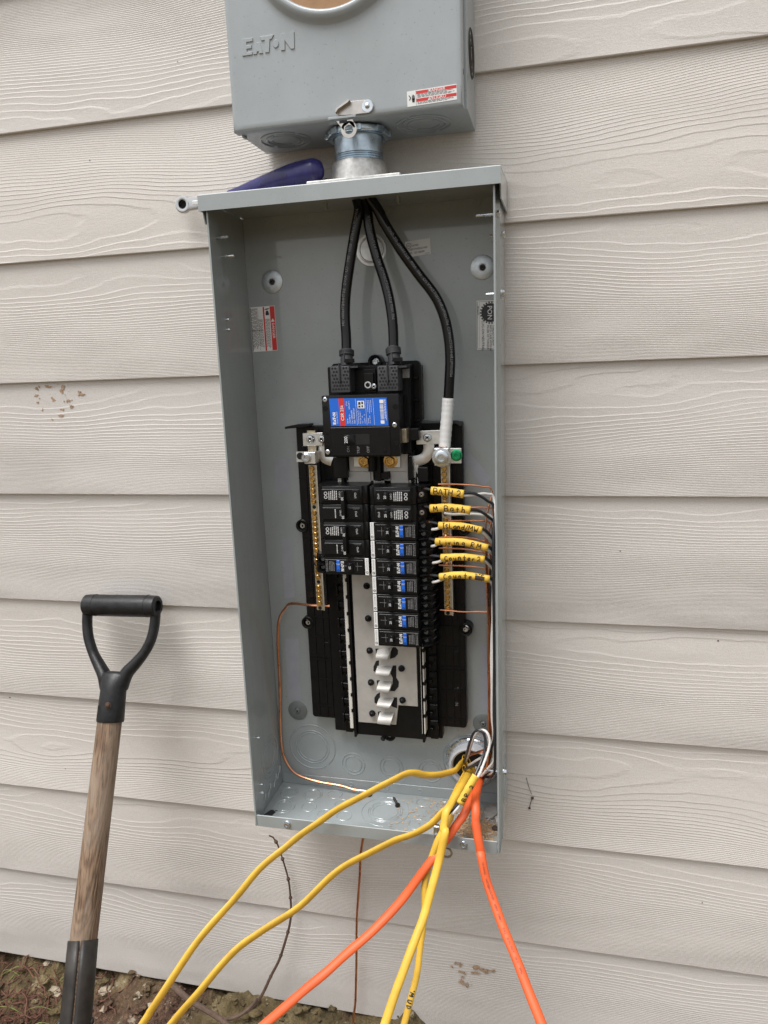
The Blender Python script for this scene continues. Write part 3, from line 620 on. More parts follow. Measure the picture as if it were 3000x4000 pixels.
# stickers
lb = Lab('danger_label', box, (0.0004,-0.0037,-0.1236), (0.0388,-0.0037,-0.1228), (0.0008,-0.0037,-0.1870), M['lwhite'], 'white and red hazard sticker turned on its side')
lb.rects('red_bar', [(.80, .01, .99, .99), (.52, .01, .58, .99)], M['lred']); lb.text('DANGER', .895, .55, .0054, M['lwhite'], turn=-90, bold=.01); lb.tri(.895, .32, .0028, M['lwhite'])
lb.lines(.04, .30, .03, .96, 7, M['ink'], turn=1, seed=8, rag=.1); lb.lines(.32, .50, .28, .96, 4, M['ink'], turn=1, seed=9); lb.lines(.60, .78, .28, .96, 5, M['ink'], turn=1, seed=10, rag=.1)
lb.rects('rule_line', [(.02, .52, .5, .53), (.01, .01, .03, .99), (.31, .02, .316, .98)], M['ink']); lb.rects('hand_symbol', [(.64, .10, .74, .14), (.60, .06, .72, .08), (.62, .14, .76, .20), (.66, .05, .78, .07)], M['ink'])
lb = Lab('listing_label', box, (0.2338,-0.0037,-0.0496), (0.2685,-0.0037,-0.0467), (0.2343,-0.0037,-0.0702), M['lgrey'], 'pale listing sticker behind the right cable')
lb.disc('ring_mark', .14, .28, .0037, M['ink'], 1); lb.disc('ring_mark', .14, .28, .0031, M['lgrey'], 2); lb.text('UL', .14, .28, .0040, M['ink'], k=3, bold=.01)
lb.text('LISTED', .40, .32, .0030, M['ink'], bold=.01); lb.text('ENCLOSED PANELBOARD', .40, .55, .0034, M['ink'], bold=.004, wide=.85); lb.text('NO.  0110690', .42, .78, .0040, M['ink'], bold=.006); lb.text('90-4023', .86, .93, .0020, M['ink'])
lb = Lab('neutral_label', box, (0.3303,-0.0037,-0.1323), (0.3642,-0.0037,-0.1331), (0.3301,-0.0037,-0.1971), M['lwhite'], 'white plug-on neutral sticker cut off by the right side')
lb.rects('rule_line', [(.02, .02, .035, .98), (.02, .02, .98, .026), (.02, .975, .98, .981), (.10, .03, .106, .97)], M['ink'])
lb.disc('round_badge', .55, .25, .0125, M['ink'], 1, 28); lb.text('PON', .51, .25, .0088, M['lwhite'], turn=-90, bold=.01); lb.text('BR', .74, .25, .0066, M['lwhite'], turn=-90, bold=.01)
for i in range(22):
    a = 2*math.pi*i/22; lb.disc('badge_tooth', .55+.0134*math.cos(a)/lb.a.length, .25+.0137*math.sin(a)/lb.b.length, .0012, M['ink'], 1, 8)
lb.text('PLUG-ON NEUTRAL', .24, .70, .0047, M['ink'], turn=-90, bold=.004); lb.text('40-46270', .06, .2, .003, M['ink'], turn=-90)
for i, t_ in enumerate(('TO BOND GROUND', 'AND NEUTRAL,', 'THREAD SCREW', 'INTO CASE WITH 40', 'IN-LBS OF TORQUE.')): lb.text(t_, .86-.105*i, .50, .0037, M['ink'], turn=-90, bold=.006, align='LEFT')
def film(tl, tr, br, bl):
    part('adhesive_film', MB().add([tl, tr, br, bl], [(0, 1, 2, 3)]), M['lav'], box, smooth=False)
film(*[(0.0249,-0.0037,-0.3458),(0.0479,-0.0037,-0.3455),(0.0437,-0.0037,-0.3973),(0.0203,-0.0037,-0.3982)])
film(*[(0.0257,-0.0037,-0.4707),(0.0408,-0.0037,-0.4693),(0.0411,-0.0037,-0.5643),(0.0242,-0.0037,-0.5661)])
film(*[(0.0200,-0.0037,-0.6337),(0.0425,-0.0037,-0.6325),(0.0405,-0.0037,-0.7374),(0.0191,-0.0037,-0.7385)])
film(*[(0.3079,-0.0037,-0.3339),(0.3167,-0.0037,-0.3379),(0.3481,-0.0037,-0.3752),(0.3374,-0.0037,-0.3878)]); film(*[(0.3081,-0.0039,-0.3341),(0.3082,-0.0039,-0.3527),(0.3358,-0.0039,-0.3878),(0.3370,-0.0039,-0.3648)])
film(*[(0.3307,-0.0037,-0.6252),(0.3471,-0.0037,-0.6237),(0.3452,-0.0037,-0.7344),(0.3316,-0.0037,-0.7341)])
film(*[(0.3246,-0.0037,-0.5270),(0.3489,-0.0037,-0.5263),(0.3486,-0.0037,-0.5645),(0.3323,-0.0037,-0.5651)])

# ------------------------------------------------------------------ load centre interior
ic = thing('panel_interior', 'black plastic panel interior with bus plates and neutral bars', 'panel interior', (.187, -.0037, -.776))
out = [(.066, -.296), (.124, -.296), (.124, -.213), (.128, -.2085), (.248, -.2085), (.2515, -.212), (.2515, -.294), (.310, -.294), (.3093, -.7525), (.3065, -.7556), (.2725, -.7556), (.2725, -.776), (.1013, -.776), (.1013, -.7558), (.0680, -.7558), (.0649, -.7530)]
base = part('base_plate', MB().prism(out, -.0050, -.0200), M['black'], ic, bevel=.0008)
part('base_shelf', MB().prism(xz([(0.0540,-0.0320,-0.2985),(0.0542,-0.0320,-0.2954),(0.0729,-0.0320,-0.2924),(0.0930,-0.0320,-0.2916),(0.0928,-0.0320,-0.2951),(0.0737,-0.0320,-0.2972)]), -.018, -.034), M['black'], ic, bevel=.0004)
part('base_shelf', MB().prism(xz([(0.2548,-0.0300,-0.2915),(0.2936,-0.0300,-0.2923),(0.3013,-0.0300,-0.2915),(0.3099,-0.0300,-0.2939),(0.3111,-0.0300,-0.2985),(0.3088,-0.0300,-0.2992),(0.3031,-0.0300,-0.2957),(0.2955,-0.0300,-0.2951),(0.2547,-0.0300,-0.2944)]), -.018, -.032), M['boot'], ic, bevel=.0004)
# ribs and seams of the two wings: thin raised strips, each its own
for x in (.0775, .0905, .1000): part('wing_rib', MB().box(x-.0007, x+.0007, -.0215, -.0195, -.752, -.300), M['black'], base)
for x in (.2790, .2905, .3000): part('wing_rib', MB().box(x-.0007, x+.0007, -.0215, -.0195, -.752, -.300), M['black'], base)
for k, z in enumerate((-.372, -.462, -.520, -.555, -.588, -.620, -.652, -.6575, -.690, -.735)):
    part('cross_rib', MB().box(.0662, .1008, -.0211, -.0194, z-.0012, z+.0012), M['black'], base)
    part('cross_rib', MB().box(.2735, .3085, -.0211, -.0194, z-.0075, z-.0051), M['black'], base)
for z in (-.335, -.40, -.43, -.50, -.57, -.64, -.70):
    part('raised_panel', MB().box(.0915, .0990, -.0208, -.0194, z-.011, z+.011), M['black'], base, bevel=.0003); part('raised_panel', MB().box(.2915, .2985, -.0208, -.0194, z-.014, z+.008), M['black'], base, bevel=.0003)
text('PRESS TO LOCK', .0060, (.0840, -.0203, -.700), M['black2'], base, ang=rad(90)); text('NEUTRAL', .0070, (.2955, -.0203, -.705), M['gprint'], base, ang=rad(90))
# stepped channel walls that carry the breakers
part('channel', MB().box(.1440, .2460, -.0415, -.0195, -.768, -.330), M['black'], ic, bevel=.0006)
for x0, x1, xa, xb in ((.1215, .1335, .1400, .1437), (.2555, .2675, .2463, .2500)):
    part('hook_rail', MB().box(x0, x1, -.0300, -.0195, -.772, -.352), M['black'], ic, bevel=.0005)
    part('channel_wall', MB().box(xa, xb, -.0470, -.0195, -.770, -.360), M['black'], ic, bevel=.0005)
HK = {}
for side, xc, sg in ((0, .1275, 1), (1, .2615, -1)):
    for i in range(15):
        z = -.372-.0258*i
        if i*1 < (5 if side == 0 else 9) - .5 and i < (5 if side == 0 else 9): continue
        if side not in HK:
            mb = MB(); mb.box(xc-.0045, xc+.0045, -.0365, -.029, -.0030, .0045); mb.box(xc-.0060*sg-.0012, xc-.0060*sg+.0012, -.039, -.029, -.0095, .0060); mb.box(xc+.0030*sg-.0022, xc+.0030*sg+.0022, -.0355, -.029, -.0140, -.0085)
            HK[side] = mb.mesh((0, 0, 0), .0005); HK[side].materials.append(M['black'])
        o = bpy.data.objects.new('mounting_hook', HK[side]); COL.objects.link(o); o.parent = ic; o.location = Vector((0, 0, z-.010))-OFF[ic]; OFF[o] = OFF[ic]
# white neutral rails with black clips
def rail(p, q, z1):
    x = (p[0]+q[0])/2
    r_ = part('plug_on_rail', MB().box(x-.0026, x+.0026, -.0470, -.0300, q[2], z1), M['rail'], ic, 'bone white plug-on rail', bevel=.0006)
    z = q[2]+.030
    while z < z1: part('rail_clip', MB().box(x+.0010, x+.0045, -.0482, -.034, z-.0025, z+.0025), M['black'], r_); z += .0258
rail((0.1379,-0.0460,-0.5654), (0.1358,-0.0460,-0.7560), -.350); rail((0.2493,-0.0460,-0.6203), (0.2481,-0.0460,-0.7561), -.350)
# bus plates
bus = part('bus_plate', MB().prism([(.1475, -.372), (.2405, -.372), (.2402, -.7132), (.2105, -.7132), (.2060, -.7456), (.1472, -.7456)], -.0418, -.0450), M['tin'], ic, 'pale dull bus plate with angled tabs', bevel=.0005)
for a, b in (((.1520, -.345), (.1860, -.372)), ((.2020, -.345), (.2330, -.372))): part('bus_strap', MB().box(a[0], b[0], -.0450, -.0420, b[1]-.004, a[1]), M['tin'], ic)
def slot(pts): part('bus_slot', MB().prism(xz(pts), -.0448, -.0453), M['hole'], bus)
slot([(0.1787,-0.0450,-0.6251),(0.1834,-0.0450,-0.6244),(0.1832,-0.0450,-0.6288),(0.1794,-0.0450,-0.6334)]); slot([(0.2031,-0.0450,-0.6211),(0.2094,-0.0450,-0.6208),(0.2130,-0.0450,-0.6249),(0.2128,-0.0450,-0.6315),(0.2078,-0.0450,-0.6372),(0.2003,-0.0450,-0.6398)])
slot([(0.1789,-0.0450,-0.6444),(0.1837,-0.0450,-0.6430),(0.1829,-0.0450,-0.6508),(0.1782,-0.0450,-0.6632),(0.1744,-0.0450,-0.6601),(0.1747,-0.0450,-0.6535)]); slot([(0.2042,-0.0450,-0.6499),(0.2097,-0.0450,-0.6496),(0.2090,-0.0450,-0.6690),(0.2128,-0.0450,-0.6754),(0.2119,-0.0450,-0.6832),(0.2059,-0.0450,-0.6909),(0.1984,-0.0450,-0.6908),(0.2032,-0.0450,-0.6782),(0.2035,-0.0450,-0.6693),(0.2005,-0.0450,-0.6629)])
slot([(0.1787,-0.0450,-0.6754),(0.1833,-0.0450,-0.6747),(0.1826,-0.0450,-0.6819),(0.1794,-0.0450,-0.6854)]); slot([(0.1776,-0.0450,-0.6979),(0.1829,-0.0450,-0.6941),(0.1826,-0.0450,-0.7020),(0.1783,-0.0450,-0.7141),(0.1740,-0.0450,-0.7117),(0.1739,-0.0450,-0.7038)])
slot([(0.2034,-0.0450,-0.7010),(0.2092,-0.0450,-0.7005),(0.2086,-0.0450,-0.7181),(0.2018,-0.0450,-0.7163),(0.1997,-0.0450,-0.7142)]); slot([(0.1786,-0.0450,-0.7260),(0.1834,-0.0450,-0.7250),(0.1823,-0.0450,-0.7326),(0.1783,-0.0450,-0.7397)])
for tl, tr, br, bl in ([(0.1820,-0.0460,-0.6262),(0.2054,-0.0460,-0.6206),(0.1983,-0.0560,-0.6369),(0.1819,-0.0560,-0.6363)], [(0.1810,-0.0460,-0.6518),(0.2044,-0.0460,-0.6503),(0.1999,-0.0560,-0.6620),(0.1801,-0.0560,-0.6616)], [(0.1822,-0.0460,-0.6765),(0.2031,-0.0460,-0.6751),(0.1989,-0.0560,-0.6878),(0.1803,-0.0560,-0.6876)], [(0.1815,-0.0460,-0.7034),(0.2047,-0.0460,-0.7017),(0.1984,-0.0560,-0.7134),(0.1793,-0.0560,-0.7126)], [(0.1815,-0.0460,-0.7264),(0.2043,-0.0460,-0.7242),(0.1995,-0.0560,-0.7398),(0.1799,-0.0560,-0.7391)]):
    tl, tr, br, bl = map(Vector, (tl, tr, br, bl)); mb = MB(); cols = []
    for i in range(7):
        t = i/6; k = Vector((0, -.0055*math.sin(math.pi*min(1, t*.9)), 0)); cols.append((tl.lerp(bl, t)+k, tr.lerp(br, t)+k))
    th = Vector((0, .0022, -.0003)); n = 7
    for a, b in cols: mb.v += [tuple(a), tuple(b), tuple(b+th), tuple(a+th)]
    for i in range(6):
        for k in range(4): mb.f.append((i*4+k, i*4+(k+1) % 4, (i+1)*4+(k+1) % 4, (i+1)*4+k))
    mb.f += [(0, 1, 2, 3), (24, 25, 26, 27)]
    part('bus_stab', mb, M['tin'], bus, angle=50)
for p in (*[(0.1700,-0.0450,-0.5778),(0.1700,-0.0450,-0.6280),(0.1700,-0.0450,-0.6787),(0.1699,-0.0450,-0.7290),(0.2177,-0.0450,-0.6535),(0.2175,-0.0450,-0.7039)], *[(0.1697,-0.0450,-0.5279)]):
    part('push_rivet', MB().lathe(p, (0, -1, 0), [(.0050, 0), (.0050, .0016), (.0034, .0022), (.0034, .0058), (.0024, .0068), (0, .0068)], 12), M['black'], bus)
# fixing ears and their screws
for p in (*[(0.0670,-0.0200,-0.4451),(0.0664,-0.0200,-0.5984),(0.3102,-0.0200,-0.5979),(0.3095,-0.0200,-0.4463)], *[(0.1896,-0.0220,-0.2083)], *[(0.1893,-0.0200,-0.7767)]):
    p = Vector(p); e = part('fixing_ear', MB().lathe(p+Vector((0, .016, 0)), (0, -1, 0), [(.0100, 0), (.0100, .0175), (.0088, .0185), (.0072, .0180), (.0068, .0120), (0, .0120)], 24), M['black'], ic)
    hexscrew('screw', e, p+Vector((0, .004, 0)), (0, -1, 0), .0044, M['zinc'], head=.0045, flange=.0056)
part('fixing_arm', MB().tube([(.186, -.030, -.770), (0.1860,-0.0360,-0.7679), (0.1842,-0.0450,-0.7713)], .0038, 8), M['black'], ic)
part('fixing_ear', MB().cyl((0.1844,-0.0455,-0.7710), (0, -1, 0), .0024, .0006, 10), M['hole'], ic)
# bolted bus ends under the main breaker
for a, b in (((580, 805), (728, 905)), ((845, 770), (1005, 905))):
    p, q = None, None
P_ = [((0.1528,-0.0460,-0.3380), (0.1819,-0.0460,-0.3590)), ((0.2070,-0.0460,-0.3327), (0.2372,-0.0460,-0.3588))]
for p, q in P_: part('bus_end', MB().box(p[0], q[0], -.0490, -.0440, q[2], p[2]), M['tin'], ic, bevel=.0005)
for p, q in (((0.1604,-0.0500,-0.3376), (0.1828,-0.0500,-0.3519)), ((0.2072,-0.0500,-0.3360), (0.2273,-0.0500,-0.3529))): part('bolt_plate', MB().box(p[0], q[0], -.0525, -.0488, q[2], p[2]), M['alu'], ic, bevel=.0004)
for p, q in (((0.1498,-0.0460,-0.3578), (0.1827,-0.0460,-0.3689)), ((0.2116,-0.0460,-0.3581), (0.2368,-0.0460,-0.3689))): part('bus_end', MB().box(p[0], q[0], -.0470, -.0420, q[2]-.012, p[2]), M['tin'], ic, bevel=.0005)
for p in ((0.1770,-0.0525,-0.3433), (0.2138,-0.0525,-0.3435)):
    nb = part('bus_bolt', MB().lathe(p, (0, -1, 0), [(.0098, 0), (.0098, .0012), (.0082, .0016)], 20), M['brass'], ic, 'gold coloured bus bolt')
    hexscrew('bolt_head', nb, Vector(p)+Vector((0, -.001, 0)), (0, -1, 0), .0072, M['brass'], head=.0055)
part('centre_post', MB().tube([(0.1886,-0.0580,-0.3368), (0.1878,-0.0580,-0.3572)], .0052, 10), M['black'], ic); part('centre_post', MB().box(.1905, .1990, -.052, -.030, -.372, -.336), M['black'], ic, bevel=.0006)
for p, q in (((0.1315,-0.0500,-0.3373), (0.1515,-0.0500,-0.3672)), ((0.2392,-0.0500,-0.3383), (0.2445,-0.0500,-0.3693)), ((0.2003,-0.0500,-0.3594), (0.2109,-0.0500,-0.3693)), ((0.2521,-0.0300,-0.3527), (0.2664,-0.0300,-0.3725))): part('barrier_wall', MB().box(p[0], q[0], -.056, -.0195, q[2], p[2]), M['black'], ic, bevel=.0007)
# neutral strap and its two legs
for pts in ([(0.0883,-0.0520,-0.3031),(0.1180,-0.0520,-0.3028),(0.1170,-0.0520,-0.3212),(0.0880,-0.0520,-0.3212)], [(0.2494,-0.0450,-0.3033),(0.2841,-0.0450,-0.3027),(0.2836,-0.0450,-0.3213),(0.2500,-0.0450,-0.3220)]):
    part('neutral_strap', MB().prism(xz(pts), pts[0][1], pts[0][1]-.0030), M['alu'], ic, bevel=.0004)
for pts, r_ in (([(0.1139,-0.0460,-0.3159),(0.1131,-0.0460,-0.3278),(0.1157,-0.0460,-0.3397),(0.1268,-0.0460,-0.3448)], .0068), ([(0.2666,-0.0460,-0.3179),(0.2662,-0.0460,-0.3313),(0.2602,-0.0460,-0.3409),(0.2488,-0.0460,-0.3450),(0.2395,-0.0460,-0.3456)], .0075)):
    part('strap_leg', MB().tube(spline(pts, 5), r_, 4, flat=.30, ref=(1, 0, 0)), M['alu'], ic, angle=60)
for p in ((0.1000,-0.0560,-0.3111), (0.1170,-0.0560,-0.3114), (0.2657,-0.0490,-0.3123)): panscrew('strap_screw', ic, p, (0, -1, 0), .0060, M['zinc'], .003)
for i, pts in enumerate(([(0.2465,-0.0470,-0.3484),(0.2463,-0.0470,-0.3678)],)): part('rail_top', MB().tube(pts, .0016, 4), M['rail'], ic)
# neutral bars with their terminal screws
SCR = MB().lathe((0, 0, 0), (0, -1, 0), [(.0037, 0), (.0037, .0016), (.0030, .0024), (.0016, .0024), (.0013, .0012), (0, .0012)], 10).mesh(); SCR.materials.append(M['brass'])
SLT = MB().box(-.0032, .0032, -.0027, -.0020, -.0005, .0005).mesh(); SLT.materials.append(M['hole'])
def neutral_bar(p, q, y, skip):
    d = (Vector(q)-Vector(p)); x0, x1 = p[0], q[0]; z0, z1 = p[2], q[2]
    nbar = part('neutral_bar', MB().prism([(x0-.0050, z0), (x0+.0062, z0), (x1+.0062, z1), (x1-.0050, z1)], y+.0100, y), M['bar'], ic, 'neutral bar with a row of gold screws', bevel=.0003)
    part('bar_edge', MB().prism([(x0+.0064, z0), (x0+.0078, z0), (x1+.0078, z1), (x1+.0064, z1)], y+.011, y-.0015), M['alu'], nbar)
    n = int(d.length/.00785)
    for i in range(n):
        c = Vector(p)+d*((i+.6)/n)
        if i in skip:
            part('terminal_hole', MB().cyl((c.x, y+.0002, c.z), (0, -1, 0), .0029, .0003, 10), M['hole'], nbar); continue
        o = bpy.data.objects.new('terminal_screw', SCR); COL.objects.link(o); o.parent = nbar; o.location = Vector((c.x, y-.0001-RND.random()*.0012, c.z))-OFF[ic]; o.rotation_euler = (RND.uniform(-.08, .08), RND.uniform(0, 3.1), RND.uniform(-.08, .08)); OFF[o] = OFF[ic]
neutral_bar((0.0975,-0.0500,-0.3490), (0.0976,-0.0500,-0.5665), -.050, (7, 21, 26)); neutral_bar((0.2865,-0.0400,-0.3515), (0.2876,-0.0400,-0.5697), -.040, (8, 26, 27))
p = (0.0998,-0.0500,-0.2976); part('bar_tab', MB().box(p[0]-.006, p[0]+.006, -.0515, -.048, -.347, -.300), M['bar'], ic)
# lugs
p, q = (0.0916,-0.0600,-0.3290), (0.1085,-0.0600,-0.3457); part('neutral_lug', MB().box(p[0], q[0], -.0640, -.0400, q[2], p[2]), M['alu'], ic, bevel=.0008)
p2 = (0.0774,-0.0550,-0.3287); part('lug_tab', MB().box(p2[0], p[0], -.0560, -.0520, q[2]+.002, p[2]), M['alu'], ic); part('lug_hole', MB().cyl((0.0830,-0.0561,-0.3352), (0, -1, 0), .0050, .0004, 16), M['hole'], ic)
part('lug_screw', MB().lathe((0.0950,-0.0640,-0.3368), (0, -1, 0), [(.0068, 0), (.0068, .0030), (.0055, .0040), (.0030, .0040), (.0026, .0015), (0, .0015)], 20), M['zinc'], ic)
p, q = (0.2764,-0.0600,-0.3256), (0.2971,-0.0600,-0.3495); lug = part('neutral_lug', MB().box(p[0], q[0], -.0640, -.0380, q[2], p[2]), M['alu'], ic, 'large aluminium lug holding the white-taped cable', bevel=.0010)
part('lug_screw', MB().lathe((0.2869,-0.0640,-0.3380), (0, -1, 0), [(.0128, 0), (.0128, .0010), (.0095, .0014), (.0095, .0045), (.0080, .0055), (.0046, .0055), (.0042, .0020), (0, .0020)], 24), M['zinc'], lug)
p2, q2 = (0.2967,-0.0540,-0.3269), (0.3125,-0.0540,-0.3474); part('bonding_strap', MB().box(p2[0], q2[0], -.0545, -.0520, q2[2], p2[2]), M['alu'], ic, bevel=.0003)
hexscrew('bonding_screw', ic, (0.3060,-0.0545,-0.3364), (0, -1, 0), .0068, M['green'], head=.0060, flange=.0080).__setitem__('label', 'green bonding screw')

# ------------------------------------------------------------------ main breaker
mbk = thing('main_breaker', 'large black main breaker with blue and red label at top', 'breaker', (.185, -.02, -.333))
part('body', MB().box(.1335, .2365, -.0900, -.0220, -.3316, -.2515), M['black'], mbk, bevel=.0015)
part('rear_frame', MB().box(.1300, .2440, -.0560, -.0205, -.3340, -.2130), M['black'], mbk, bevel=.0015)
part('rear_frame', MB().box(.2515, .2550, -.0250, -.0100, -.2900, -.2150), M['black'], mbk)
for z in (-.232, -.262, -.290): part('frame_rib', MB().box(.2440, .2510, -.0300, -.0200, z-.001, z+.001), M['black'], mbk)
part('cover', MB().box(.1320, .2372, -.0960, -.0902, -.3324, -.2500), M['black2'], mbk, bevel=.0022, seg=2)
p, q = (0.1424,-0.0970,-0.2922), (0.2247,-0.0970,-0.3312); face = part('switch_face', MB().box(p[0], q[0], -.0972, -.0955, q[2]+.0006, p[2]), M['black'], mbk, bevel=.0008)
p, q = (0.1614,-0.0975,-0.3017), (0.1967,-0.0975,-0.3155); part('switch_slot', MB().box(p[0], q[0], -.0976, -.0968, q[2], p[2]), M['hole'], face)
p, q = (0.1628,-0.1010,-0.3018), (0.1748,-0.1010,-0.3148); tg = part('toggle', MB().add([(p[0], -.0970, q[2]), (q[0]+.003, -.0970, q[2]), (q[0]+.003, -.0970, p[2]), (p[0], -.0970, p[2]), (p[0]+.0006, -.1045, q[2]+.0006), (q[0]-.004, -.1045, q[2]+.0006), (q[0]-.004, -.1045, p[2]-.0006), (p[0]+.0006, -.1045, p[2]-.0006)], [(0, 1, 2, 3), (4, 5, 6, 7), (0, 1, 5, 4), (1, 2, 6, 5), (2, 3, 7, 6), (3, 0, 4, 7)]), M['black2'], mbk, bevel=.0006)
text('200', .0062, (p[0]+.0034, -.1049, (p[2]+q[2])/2), M['wprint'], tg, ang=rad(90), bold=.012)
for t_, x_, z_ in (('ON', 573, 745), ('TRIP', 645, 750), ('OFF', 715, 748)): pass
text('ON', .0052, (0.1668,-0.0977,-0.3214), M['gprint'], face, ang=rad(90)); text('TRIP', .0052, (0.1808,-0.0977,-0.3227), M['gprint'], face, ang=rad(90)); text('OFF', .0052, (0.1942,-0.0977,-0.3221), M['gprint'], face, ang=rad(90))
for p in ((0.1372,-0.0962,-0.2553), (0.2307,-0.0962,-0.2905), (0.1372,-0.0962,-0.3252)): panscrew('cover_screw', mbk, p, (0, -1, 0), .0034, M['zinc'], .0012)
for p, r_ in (((0.2328,-0.0961,-0.2664), .0038), ((0.2322,-0.0961,-0.3150), .0036), ((0.1367,-0.0961,-0.2663), .0034), ((0.2166,-0.0974,-0.3238), .0022), ((0.1378,-0.0961,-0.2996), .002), ((0.1377,-0.0961,-0.3161), .002)): part('cover_hole', MB().lathe(p, (0, -1, 0), [(r_, 0), (r_, .0004), (r_*.8, .0005), (r_*.78, .0002), (0, .0002)], 16), M['black'], mbk)
lb = Lab('rating_label', mbk, (0.1429,-0.0963,-0.2540), (0.2214,-0.0963,-0.2547), (0.1442,-0.0963,-0.2904), M['lblue'], 'bright blue rating label with a red stripe')
lb.rects('red_stripe', [(.165, .0, .262, 1)], M['lred']); lb.text('CSR 25k', .215, .53, .0058, M['lwhite'], turn=90, bold=.01)
mb = MB(); p = lb.p(.093, .94, 0); eaton(mb, (lb.p(.09, .94)[0], lb.p(.09, .94)[2]), .0158, .0042, p[1]-.0004, p[1]-.00052, e1=(0, 1), e2=(-1, 0)); part('lettering', mb, M['lwhite'], lb.obj, smooth=False)
lb.text('Circuit Breaker', .118, .70, .0026, M['lwhite'], turn=90)
for u_, v_, t_, s_ in ((.30, .92, '200 A', .0035), (.34, .92, '120/240 V~', .0035), (.38, .92, 'Cat. CSR2200N', .0035), (.42, .92, 'Style 7803C87G03', .0034), (.30, .28, '2 Pole', .0032), (.345, .40, '60Hz 40\u00b0C', .0032), (.49, .92, 'Interrupting Capacity', .0026), (.525, .92, 'RMS Sym. Amperes', .0026), (.56, .92, 'Volt        kA', .0026), (.60, .92, '120/240 ~   25', .0026), (.66, .92, 'Terminal', .0026), (.69, .92, 'Wire  Cu/AL', .0026)): lb.text(t_, u_, v_, s_*.78, M['lwhite'], turn=90, align='LEFT', bold=.004)
lb.rects('rule_line', [(.46, .03, .464, .97), (.63, .03, .634, .97), (.76, .03, .764, .97)], M['lwhite'])
lb.rects('approval_patch', [(.49, .10, .61, .37)], M['lwhite']); lb.rects('patch_print', [(.505, .14, .545, .24), (.505, .27, .54, .34), (.56, .13, .59, .22), (.56, .26, .585, .33)], M['ink'], 2)
R = random.Random(5); bars = []; v_ = .24
while v_ < .78: h_ = R.choice((.008, .012, .018)); bars.append((.875, v_, .935, v_+h_)); v_ += h_+R.choice((.008, .012))
lb.rects('bar_code', bars+[(.875, .07, .94, .20), (.872, .81, .935, .93)], M['lwhite']); lb.lines(.95, .985, .06, .95, 2, M['lwhite'], turn=1, seed=2)
lb.lines(.66, .75, .08, .6, 3, M['lwhite'], turn=1, seed=6, fill=.2)
# lug shrouds with their vent holes and ribbed boots
for p, q, bx, by in (((0.1430,-0.0850,-0.2122), (0.1697,-0.0850,-0.2473), 562, 120), ((0.2076,-0.0850,-0.2142), (0.2353,-0.0850,-0.2473), 895, 112)):
    sh = part('lug_shroud', MB().prism([(-.0560, p[2]+.001), (-.0850, p[2]), (-.0860, p[2]-.002), (-.0860, q[2]), (-.0560, q[2])], p[0], q[0], 'x'), M['boot'], mbk, 'grey perforated lug shroud', bevel=.0008)
    w_, h_ = q[0]-p[0], p[2]-q[2]
    for r_ in range(7):
        for c_ in range(6):
            if c_ in (2,) and r_ < 4 or c_ == 3 and r_ < 4: continue
            part('vent_hole', MB().cyl((p[0]+w_*(.13+.145*c_+(.07 if r_ % 2 else 0)), -.0858, q[2]+h_*(.92-.13*r_)), (0, -1, 0), .00155, .0004, 6), M['hole'], sh, smooth=False)
    xm = (p[0]+q[0])/2; part('shroud_rib', MB().box(xm-.0008, xm+.0008, -.0885, -.0855, p[2]-.022, p[2]+.004), M['boot'], sh, bevel=.0003)
    part('shroud_wing', MB().box(q[0], q[0]+.0110, -.083, -.060, p[2]-.003, p[2]-.0005), M['boot'], sh)
B1 = [((0.1618,-0.0680,-0.2075), (0.1608,-0.0630,-0.1910)), ((0.2274,-0.0680,-0.2085), (0.2247,-0.0630,-0.1900))]
for a, b in B1:
    a, b = Vector(a), Vector(b); d = b-a; L_ = d.length; pr = [(.0085, -.006), (.0085, .004)]
    for i in range(4): z = .008+i*(L_-.012)/4; pr += [(.0082, z), (.0102, z+.0012), (.0102, z+.0036), (.0082, z+.0050)]
    pr += [(.0080, L_), (.0072, L_)]; bt = part('boot', MB().lathe(a, d, pr, 20), M['boot'], mbk, 'ribbed rubber boot', angle=25)
    part('boot_clip', MB().box(a.x+.001, a.x+.0125, -.082, -.074, a.z-.001, a.z+.0045), M['black'], bt, bevel=.0004); part('boot_rib', MB().tube([a+Vector((-.001, -.0092, .001)), b+Vector((-.001, -.0098, -.002))], .0010, 5), M['boot'], bt)
p, q = (0.1665,-0.0600,-0.2179), (0.1992,-0.0600,-0.2492); part('lug_bay', MB().box(p[0], q[0], -.0600, -.0500, q[2], p[2]), M['black'], mbk, bevel=.0006)
p, q = (0.1824,-0.0620,-0.2230), (0.1969,-0.0620,-0.2466); part('lug_bay', MB().box(p[0], q[0], -.0640, -.0598, q[2], p[2]), M['black2'], mbk, bevel=.0008)
part('bay_ring', MB().ring((0.1886,-0.0641,-0.2385), (0, -1, 0), .0030, .0046, 0, .0004, 20), M['lwhite'], mbk); part('bay_ring', MB().ring((0.1718,-0.0601,-0.2394), (0, -1, 0), .0030, .0046, 0, .0004, 20), M['black2'], mbk)
panscrew('bay_screw', mbk, (0.1971,-0.0642,-0.2410), (0, -1, 0), .0040, M['zinc'], .0015)
p, q = (0.2361,-0.0600,-0.2191), (0.2452,-0.0600,-0.2310); part('code_plate', MB().box(p[0], q[0], -.0605, -.0570, q[2], p[2]), M['gprint'], mbk)
p, q = (0.2355,-0.0850,-0.2989), (0.2391,-0.0550,-0.3214); part('terminal_cover', MB().box(.2366, .2560, -.0620, -.0300, -.3150, -.2985), M['black2'], mbk, bevel=.001); part('terminal_tab', MB().box(.2362, .2425, -.0780, -.0620, -.3160, -.2975), M['bar'], mbk, bevel=.0005)

